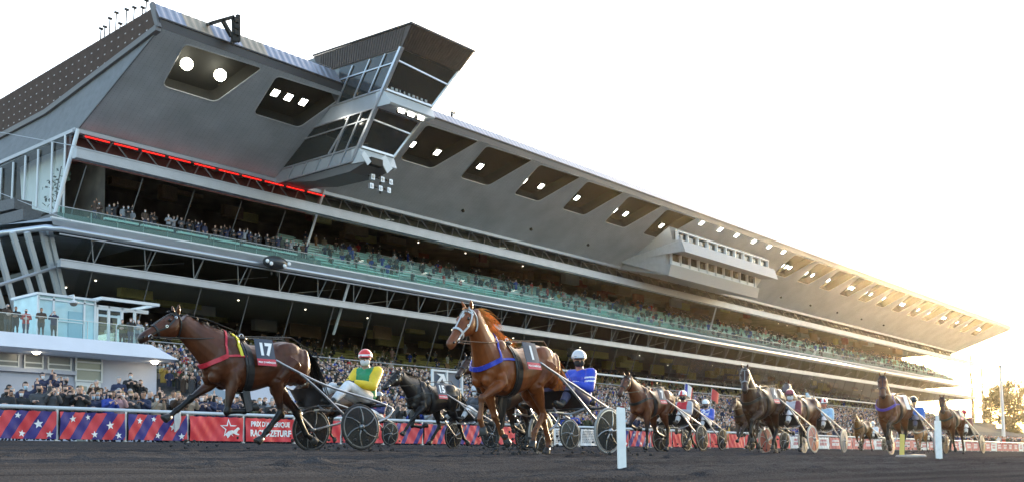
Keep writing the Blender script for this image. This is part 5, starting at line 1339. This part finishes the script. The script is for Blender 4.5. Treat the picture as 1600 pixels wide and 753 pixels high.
rig(23.9, 13.75, 0, dict(label='bay horse number 7 trotting behind the white marker post', coat=(.13, .042, .018), pts=BK, pose='mid', poll=(1.18, .05, 1.78), hdir=(.74, .1, -.64), number='7', bridle=(.02, .02, .02), voxel=.018),
    dict(label='sulky with black wheels behind bay horse 7'), dict(label='driver in red vest with grey sleeves and striped red helmet on sulky 7', jacket=(.60, .02, .03), sleeves=(.35, .37, .42), helmet=(.6, .04, .05), hstripe=('seg', (.8, .8, .8)), mask=(.03, .03, .03), small=True, yawdeg=30))
rig(28.9, 15.8, 0, dict(label='dark horse hidden behind bay horse 7', coat=DBAY, pts=BK, pose='reach', poll=(1.2, 0, 1.85), hdir=(.8, .1, -.55), voxel=.024),
    dict(label='sulky behind and beyond sulky 7'), dict(label='driver in white and blue jacket with white helmet beyond sulky 7', jacket=(.7, .7, .75), sleeves=(.05, .1, .5), helmet=(.75, .75, .75), jstripe=('checks', (.05, .1, .5)), mask=(.05, .04, .04), small=True))
rig(24.4, 11.0, 0, dict(label='dark bay horse number 4 with head held high', coat=DBAY, pts=BK, pose='lift', poll=(1.04, .08, 1.92), hdir=(.55, .25, -.75), number='4', bridle=(.25, .25, .26), voxel=.018),
    dict(label='sulky with reddish discs and pale tyres behind horse 4', disc=mat('disc_red', (.30, .05, .05), .35), tyre=m_tgrey), dict(label='driver in grey and maroon jacket with maroon helmet on sulky 4', jacket=(.45, .45, .5), sleeves=(.16, .015, .03), helmet=(.22, .02, .04), small=True, yawdeg=30))
rig(34.2, 16.2, 0, dict(label='dark horse between bay horse 7 and dark bay horse 4, mostly hidden', coat=DBAY, pts=BK, pose='reach2', poll=(1.15, .05, 1.7), hdir=(.8, .15, -.55), voxel=.024),
    dict(label='sulky half hidden beyond the hind legs of horse 4'), dict(label='driver in brown and white jacket beyond the back of horse 4', jacket=(.2, .1, .05), sleeves=(.7, .7, .7), helmet=(.6, .6, .6), small=True))
rig(29.4, 12.2, 0, dict(label='brown horse between sulky 4 and the driver with raised arm', coat=BAY, pts=BK, pose='mid', poll=(1.15, .08, 1.86), hdir=(.7, .2, -.65), hood=True, bridle=(.1, .08, .08), voxel=.02),
    dict(label='sulky with grey discs under the driver with raised arm', disc=mat('disc_grey', (.25, .25, .25), .4), tyre=m_tgrey), dict(label='driver in pale blue jacket with striped helmet raising one arm', jacket=(.30, .50, .66), sleeves=(.30, .50, .66), helmet=(.75, .72, .7), hstripe=('seg', (.5, .05, .05)), mask=(.5, .15, .1), small=True, yawdeg=20, jointmod=dict(elr=(-.06, -.36, 1.46), har=(.02, -.46, 1.84))))
rig(29.0, 9.5, 0, dict(label='bay horse with purple breast collar behind the yellow post', coat=(.14, .05, .02), pts=BK, pose='lift', poll=(1.0, .08, 1.98), hdir=(.55, .2, -.76), number=' ', collar=(.10, .06, .40), bridle=(.03, .02, .03), voxel=.02),
    dict(label='sulky with purple discs behind the bay horse with purple collar', disc=mat('disc_purple', (.10, .07, .25), .35), tyre=m_tgrey), dict(label='driver in blue jacket with black helmet near the right marker post', jacket=(.05, .16, .5), sleeves=(.05, .16, .5), helmet=(.02, .02, .02), trousers=(.1, .1, .15), mask=(.6, .35, .2), small=True, yawdeg=20))
rig(39.3, 11.1, 0, dict(label='bay horse number 14, last on the right', coat=(.12, .045, .02), pts=BK, pose='lift2', poll=(1.08, .06, 1.90), hdir=(.6, .2, -.72), number='14', mane_fly=.5, voxel=.022),
    dict(label='sulky with brownish discs behind horse 14', disc=mat('disc_brown', (.16, .10, .06), .4)), dict(label='driver in dark maroon jacket with red helmet on sulky 14', jacket=(.12, .02, .03), sleeves=(.12, .02, .03), helmet=(.6, .03, .04), mask=(.1, .05, .05), small=True, yawdeg=20))
rig(55.5, 20.3, 0, dict(label='pale chestnut horse in the distance behind the raised arm', coat=(.16, .07, .025), pts=(.10, .05, .03), pose='step', poll=(1.15, .05, 1.9), hdir=(.75, .15, -.6), mane_col=(.35, .2, .1), voxel=.03),
    dict(label='distant sulky behind the pale chestnut horse'), dict(label='distant driver in white behind the pale chestnut horse', jacket=(.7, .7, .72), sleeves=(.7, .7, .72), helmet=(.6, .6, .62), small=True))
rig(72.5, 22.8, 0, dict(label='small chestnut horse far away between the horse with purple collar and horse 14', coat=(.28, .13, .05), pts=(.15, .07, .04), pose='step', poll=(1.15, .05, 1.85), hdir=(.75, .15, -.6), mane_col=(.35, .2, .1), voxel=.035),
    dict(label='farthest sulky, behind the small far chestnut horse'), dict(label='farthest driver in blue and white seen past horse 14', jacket=(.1, .2, .5), sleeves=(.7, .7, .7), helmet=(.7, .7, .7), small=True))
# dirt thrown up by hooves and wheels
b = MB(); r_ = random.Random(4)
for cx, cy, n_, sp, hz in ((10.72, 11.55, 60, .35, .16), (11.0, 13.0, 50, .4, .15), (10.9, 8.95, 70, .35, .2), (12.0, 9.4, 90, .45, .2), (12.86, 8.6, 50, .3, .12), (8.2, 12.3, 20, .4, .1), (17, 14, 40, .6, .2), (23, 13, 40, .7, .2), (23, 10.8, 40, .7, .2), (28.5, 9.2, 40, .7, .2)):
    for k in range(int(n_*1.2)):
        s = abs(r_.gauss(0, .012))+.005; y = cy+r_.gauss(0, .25); p = V((cx+r_.gauss(.1, sp), y, gz(y)+abs(r_.gauss(0, hz))*.8)); b.ell(p, (s*r_.uniform(.7, 1.6), s, s*r_.uniform(.6, 1.2)), n=6)
tag(b.build('flying_dirt', mat('dirt_clod', (.03, .028, .028), .95)), kind='stuff')
# ------------------------------------------------------------------ the public
PALETTE = [('black', (.02, .02, .022), 9), ('navy', (.025, .03, .07), 6), ('dark grey', (.07, .07, .075), 4), ('dark brown', (.06, .035, .022), 3), ('blue', (.03, .06, .32), 2), ('olive green', (.06, .065, .03), 2), ('beige', (.34, .27, .2), 1.2), ('white', (.65, .65, .65), .7), ('red', (.42, .03, .03), .8), ('light grey', (.28, .29, .31), 1), ('camel', (.34, .19, .09), 1.5), ('pale pink', (.5, .3, .3), .6), ('mustard', (.42, .27, .05), .5)]
HAIR = [('dark haired', (.015, .012, .01)), ('brown haired', (.06, .035, .02)), ('grey haired', (.30, .29, .28)), ('fair haired', (.28, .18, .08)), ('woolly hatted', (.02, .02, .03)), ('bald', (.40, .25, .18))]
SKINS = [(.58, .37, .28), (.62, .42, .33), (.36, .20, .13), (.52, .32, .24)]
def pm_(n, c): return mat('%s_%d_%d_%d' % ((n,)+tuple(int(999*q) for q in c)), c, .75 if n != 'mask' else .85)
def spectator_mesh(arms, mask, sit=False):
    z = 0
    J = dict(head=(.03, 0, 1.62), neck=(0, 0, 1.45), pelvis=(0, 0, .95), shl=(0, .19, 1.40), shr=(0, -.19, 1.40), hil=(0, .09, .93), hir=(0, -.09, .93), knl=(.03, .10, .5), knr=(.03, -.10, .5), anl=(0, .11, .08), anr=(0, -.11, .08), tol=(.16, .13, .04), tor=(.16, -.13, .04))
    A = {'down': dict(ell=(-.03, .26, 1.14), elr=(-.03, -.26, 1.14), hal=(.10, .25, .90), har=(.10, -.25, .90)),
         'clap': dict(ell=(.10, .27, 1.18), elr=(.10, -.27, 1.18), hal=(.30, .05, 1.38), har=(.30, -.05, 1.38)),
         'phone': dict(ell=(.16, .24, 1.24), elr=(.16, -.24, 1.24), hal=(.34, .07, 1.56), har=(.34, -.09, 1.54)),
         'wave': dict(ell=(.06, .30, 1.52), elr=(.06, -.26, 1.16), hal=(.16, .30, 1.80), har=(.28, -.10, 1.22)),
         'fold': dict(ell=(.02, .27, 1.17), elr=(.02, -.27, 1.17), hal=(.22, -.05, 1.16), har=(.24, .04, 1.20))}[arms]
    J.update(A)
    b, ax, hc = person_parts(J, (1, 0, 0), fat=1.22)
    f, s_, u = ax
    for k in 'lr':
        sh, el, ha = V(J['sh'+k]), V(J['el'+k]), V(J['ha'+k]); b.tube([sh, el, el+(ha-el)*.8], [.088, .075, .055], 10)
    b.tube([V((0, 0, .82)), V((0, 0, 1.1)), V((0, 0, 1.38))], [.19, .19, .2], 14, sq=.72, up=V((1, 0, 0)))
    b.ell(hc+u*.035-f*.02, (.108, .09, .118), (f, s_, u), 14)
    if mask: b.ell(hc-u*.055+f*.05, (.055, .06, .052), (f, s_, u), 12)
    me = remeshed(b, .024, 2, .5); C = np.array([p.center for p in me.polygons]); rel = C-np.array(hc)
    mi = np.ones(len(C), int)
    mi[C[:, 2] < .88] = 2
    head = C[:, 2] > 1.50; near = np.linalg.norm(rel, axis=1) < .21
    mi[head & near] = 0
    hair = head & near & ((rel[:, 2] > .075-.0*rel[:, 0]) | ((rel[:, 0] < .0) & (rel[:, 2] > -.06)))
    mi[hair] = 3
    if mask: mi[head & near & (rel[:, 0] > .03) & (rel[:, 2] < -.008) & (rel[:, 2] > -.11)] = 4
    for k in 'lr':
        ha = np.array(J['ha'+k]); mi[np.linalg.norm(C-ha, axis=1) < .115] = 0
    for n_ in range(5): me.materials.append(None)
    me.polygons.foreach_set('material_index', mi.astype(np.int32))
    if arms == 'phone': pass
    me.name = 'spectator'; return me
VARS = [(a, m, spectator_mesh(a, m)) for a in ('clap', 'phone', 'fold', 'wave') for m in (True, False)]
VARS.append(('down', True, spectator_mesh('down', True)))
VARN = {'clap': 'clapping', 'phone': 'hands raised', 'fold': 'arms folded', 'wave': 'waving', 'down': 'arms down'}
rp = random.Random(21)
def wchoice(): return rp.choices(PALETTE, [p[2] for p in PALETTE])[0]
seen = {}
def spectator(x, y, z, place, group, jacket=None, hair=None, v=None, mask=None, rz=None, sc=None):
    v = v or rp.choice(VARS[:-1]); j = jacket or wchoice(); hr = hair or rp.choices(HAIR, [5, 4, 2, 2, 2, 1])[0]
    o = bpy.data.objects.new('spectator', v[2]); COL.objects.link(o); o.location = (x, y, z)
    o.rotation_euler = (0, 0, -PI/2+(rz if rz is not None else rp.gauss(-.35, .35))); k = sc or rp.uniform(.93, 1.06); o.scale = (k, k, k)
    ms = mask or rp.choice([('white', (.75, .76, .78)), ('white', (.72, .73, .76)), ('pale blue', (.45, .58, .68)), ('black', (.02, .02, .02))])
    tr = rp.choice([(.02, .022, .03), (.04, .05, .09), (.05, .05, .05)])
    for i, m in enumerate((pm_('skin', rp.choice(SKINS)), pm_('coat', j[1]), pm_('legs', tr), pm_('hair', hr[1]), pm_('mask', ms[1]))):
        sl_ = o.material_slots[i]; sl_.link = 'OBJECT'; sl_.material = m
    lab = '%s person, %s coat%s, %s, %s' % (hr[0], j[0], (', %s mask' % ms[0]) if v[1] else '', VARN[v[0]], place)
    if len(lab.split()) > 16: lab = '%s person, %s coat%s, %s' % (hr[0], j[0], (', %s mask' % ms[0]) if v[1] else '', place)
    if len(lab.split()) > 16: lab = '%s coat%s, %s' % (j[0], (', %s mask' % ms[0]) if v[1] else '', place)
    tag(o, lab, 'person', group); return o
def fence_place(x):
    px = 0
    spots = [(14.5, 'at the left edge'), (16.7, 'above the cut striped banner'), (19.0, 'above the first full striped banner'), (21.4, 'left of horse 17\'s front hoof'), (23.7, 'above the star emblem banner'), (26.1, 'above the lettered banner'), (30.8, 'behind sulky 17'), (35.5, 'behind black horse 15'), (42, 'behind chestnut horse 1'), (52, 'between sulky 1 and horse 7'), (64, 'behind horse 7'), (78, 'behind horse 4'), (999, 'at the far right')]
    for lim, t in spots:
        if x < lim: return t
rows = [(32.75, 0, 'at the rail'), (33.5, .05, 'in the second row'), (34.3, .10, 'in the third row'), (35.2, .17, 'in the fourth row')]
n_ind = 0
plan = []
for y, dz, t in rows:
    x = y*.46
    while x < 52 and len(plan) < 400:
        x += rp.uniform(.38, .56)
        if rp.random() < .93: plan.append((x, y+rp.uniform(-.15, .15), 1.2+dz, t))
plan.sort(key=lambda p: p[0]*.777+p[1]*.629)
for x, y, z, t in plan[:252]:
    spectator(x, y, z+rp.uniform(-.05, .05), '%s %s' % (t, fence_place(x)), 'spectators along the rail')
rest_front = plan[252:]
# a few taller ones raised above the rows at the left, seen against the lavender wall
for px, py in ((66, 573), (84, 573), (103, 580), (151, 585), (186, 580), (204, 574), (220, 585)):
    p = PY(px, py, 37.0); spectator(p.x, 37.0, p.z-1.95, 'standing above the rows against the lavender wall', 'spectators along the rail', sc=1.0)
# on the terrace
T_ = [(11, 478, 'dark brown'), (24, 480, 'black'), (40, 486, 'red'), (64, 484, 'dark brown'), (84, 481, 'navy'), (191, 496, 'olive green'), (204, 496, 'black'), (216, 494, 'light grey'), (228, 498, 'black')]
pal = {p[0]: p for p in PALETTE}
for i, (px, py, c) in enumerate(T_):
    y = 59.4+.5*(i % 3); p = PY(px, 517, y)
    where_ = 'on the terrace ' + ['at the left edge', 'beside the left edge', 'left of the kiosk', 'just left of the kiosk', 'in front of the kiosk', 'under the pergola left side', 'under the pergola middle', 'under the pergola by the camera', 'at the right end of the pergola'][i]
    spectator(p.x, y, 8.06, where_, 'people on the terrace', pal[c], v=VARS[2+i % 2] if i in (4, 6) else VARS[4+i % 2], sc=1.0)
p = PY(706, 163, 74.5); spectator(p.x, 74.5, 37.0, 'standing on the roof beside the press tower', 'person on the roof', pal['black'], HAIR[0], VARS[2], sc=1.05)
# left balcony guests
for i in range(34):
    x = 45.4+24*i/34+rp.uniform(-.3, .3); y = 81.75+rp.uniform(0, .6)
    spectator(x, y, 21.3, 'on the upper balcony %s' % ('near the left corner' if x < 51 else 'in the middle of the left section' if x < 61 else 'near the raked post'), 'guests on the upper balcony', v=rp.choice(VARS[4:]), jacket=pal[rp.choice(['black', 'black', 'black', 'navy', 'navy', 'dark grey', 'dark brown', 'light grey'])])
# everyone else: one mesh of many small figures
TPL = []
def figure_template(arms, mask, seated=False):
    b = MB(); 
    def ringz(z, rx, ry, x0=0, n=6): return [(x0+rx*math.cos(2*PI*k/n), ry*math.sin(2*PI*k/n), z) for k in range(n)]
    z0 = .55 if not seated else .25
    h = 0 if not seated else -.42
    b.grid([ringz(z0+0*h, .13, .19), ringz(1.15+h, .14, .21), ringz(1.40+h, .12, .22), ringz(1.48+h, .06, .08)], 0)
    n = 7; hc = 1.62+h
    rr3 = [ringz(hc-.12, .05, .045, .02, n), ringz(hc-.05, .088, .07, .02, n), ringz(hc+.02, .098, .08, .01, n), ringz(hc+.08, .09, .075, 0, n), ringz(hc+.125, .05, .045, 0, n)]
    i0 = len(b.f); b.grid(rr3, 1)
    for r3 in range(4):
        for k in range(n):
            a = 2*PI*(k+.5)/n; front = math.cos(a) > .2
            b.m[i0+r3*n+k] = 3 if (r3 == 0 and front and mask) else (1 if front and r3 < 3 else 2)
            if mask and r3 == 1 and front: b.m[i0+r3*n+k] = 3 if k in (0, n-1) else 1
    b.m[-1] = 2
    for s in (1, -1):
        sh = V((0, s*.2, 1.38+h))
        if arms == 'clap': el, ha = V((.1, s*.26, 1.16+h)), V((.3, s*.05, 1.38+h))
        elif arms == 'up': el, ha = V((.16, s*.23, 1.26+h)), V((.33, s*.07, 1.58+h))
        else: el, ha = V((0, s*.27, 1.14+h)), V((.18, s*.15, 1.0+h))
        b.tube([sh, el, el.lerp(ha, .8)], [.075, .065, .05], 5, 0); b.tube([el.lerp(ha, .8), ha+(ha-el)*.15], [.045, .04], 4, 1)
    return np.array([tuple(v) for v in b.v]), b.f, np.array(b.m)
for a, m in (('clap', True), ('clap', False), ('up', True), ('down', True), ('down', False), ('up', False)): TPL.append(figure_template(a, m))
TPS = [figure_template(a, m, True) for a, m in (('clap', True), ('down', True), ('down', False), ('up', False))]
CM = [pm_('coat', p[1]) for p in PALETTE]; CW = np.array([p[2] for p in PALETTE]); CW = CW/CW.sum(); SM = [pm_('skin', c) for c in SKINS]; HM = [pm_('hair', h_[1]) for h_ in HAIR]; KM = [pm_('mask', (.75, .76, .78)), pm_('mask', (.45, .58, .68)), pm_('mask', (.02, .02, .02))]
ALLM = CM+SM+HM+KM; oS, oH, oK = len(CM), len(CM)+len(SM), len(CM)+len(SM)+len(HM)
def mass(name, places, templates, wts=CW):
    vs_, fs, ms = [], [], []; nv = 0
    for x, y, z in places:
        tv, tf, tm_ = templates[rng.integers(len(templates))]
        a = -PI/2+rng.normal(-.4, .4); c, s = math.cos(a), math.sin(a); k = rng.uniform(.93, 1.07)
        v = tv*k; vs_.append(np.stack([x+v[:, 0]*c-v[:, 1]*s, y+v[:, 0]*s+v[:, 1]*c, z+v[:, 2]], 1))
        lut = np.array([rng.choice(len(CM), p=wts), oS+rng.integers(len(SM)), oH+rng.choice(len(HM), p=[.35, .25, .14, .1, .12, .04]), oK+rng.choice(3, p=[.62, .2, .18])])
        ms.append(lut[tm_]); fs += [[i+nv for i in f] for f in tf]; nv += len(tv)
    me = bpy.data.meshes.new(name); me.from_pydata(np.concatenate(vs_).tolist(), [], fs)
    for m in ALLM: me.materials.append(m)
    me.polygons.foreach_set('material_index', np.concatenate(ms).astype(np.int32)); me.update()
    return tag(link(name, me), kind='stuff')
pl = []
for k in range(12):
    y = 36.2+.9*k; x = y*.46 if True else 0
    while x < 130:
        x += rng.uniform(.5, .8)*(1+max(0, x-60)/140)
        if rng.random() < .9 and not (y > 44.5 and 24 < x < 45): pl.append((x, y+rng.uniform(-.2, .2), 1.2+.02*k))
pl += [(x, y, z) for x, y, z, t in rest_front]
for yy, dz in ((32.75, 0), (33.6, .1), (34.5, .22)):
    x = 52.
    while x < 200: x += rng.uniform(.5, .8)*(1+max(0, x-60)/140); pl.append((x, yy+rng.uniform(-.15, .15), 1.2+dz))
mass('crowd', pl, TPL)
pl = []
for k in range(30):
    y = TER0+.9*k+.45; z = TZ0+(TZ1-TZ0)*k/29; x = max(39.3, y*.6)
    while x < min(230, y*3.3):
        x += rng.uniform(.48, .72)*(1+max(0, x-60)/110)
        if rng.random() < .93 and not (y < 50 and x < 46): pl.append((x, y+rng.uniform(-.15, .15), z))
o = mass('crowd', pl, TPL)
# people on the tiers behind the glass
pl = []
for r_0 in range(9):
    x = 71.
    while x < 270:
        x += rng.exponential(2.6)+.5; pl.append((x, 81.5+.9*r_0+.5, 21.0+.5*r_0))
for r_0 in range(6):
    x = 46.
    while x < 69: x += rng.exponential(1.6)+.5; pl.append((x, 84+1.6*r_0, 21.3))
for r_0 in range(9):
    x = 46.
    while x < 280: x += rng.exponential(2.2)+.5; pl.append((x, 83+1.2*r_0+.7, 10.0+.52*r_0))
x = 46.
while x < 280: x += rng.exponential(.8)+.5; pl.append((x, 78.6, 9.6))
mass('seated_crowd', pl, TPS+TPL[3:5])
# flags waved in the crowd
def flag(px, py, Y, cols, label):
    p = PY(px, py, Y); root = empty('flag', p-V((0, 0, 1.6)), label, 'flag'); o_ = root.location.copy(); b = MB(); b.tube([p-V((.15, 0, 1.6)), p+V((.25, 0, .35))], .02, 6); b.build('pole', m_white, root, org=o_)
    b = MB()
    for i, c in enumerate(cols):
        g_ = []
        for k in range(5):
            u = (i+k/4)/len(cols); g_.append([(p.x+.2+1.15*u, Y-.05+.08*math.sin(u*8), p.z+.25-.28*u+.07*math.sin(u*7)), (p.x+.02+1.1*u, Y-.05+.08*math.sin(u*8+.6), p.z-.55-.28*u+.07*math.sin(u*7))])
        b.grid(g_, i, closed=False)
    b.build('flag_cloth', [mat('flag_%d_%d_%d' % tuple(int(99*q) for q in c), c, .7) for c in cols], root, True, o_)
flag(1068, 604, 36, [(.03, .05, .35), (.75, .75, .75), (.55, .03, .04)], 'French tricolour flag waved in the crowd behind the driver of sulky 7')
flag(1110, 612, 36.5, [(.55, .03, .04)], 'plain red flag waved in the crowd left of horse 4')
# ------------------------------------------------------------------ air
b = MB(); b.box((-30, -25, -12.5), (560, 190, 44))
m = bpy.data.materials.new('haze_air'); m.use_nodes = True; t = m.node_tree; t.nodes.remove(t.nodes['Principled BSDF'])
pv = t.nodes.new('ShaderNodeVolumePrincipled'); pv.inputs['Color'].default_value = (1, .87, .64, 1); pv.inputs['Density'].default_value = .00005; pv.inputs['Anisotropy'].default_value = .88
t.links.new(pv.outputs[0], t.nodes['Material Output'].inputs['Volume'])
HZ = tag(b.build('haze', m), kind='stuff')
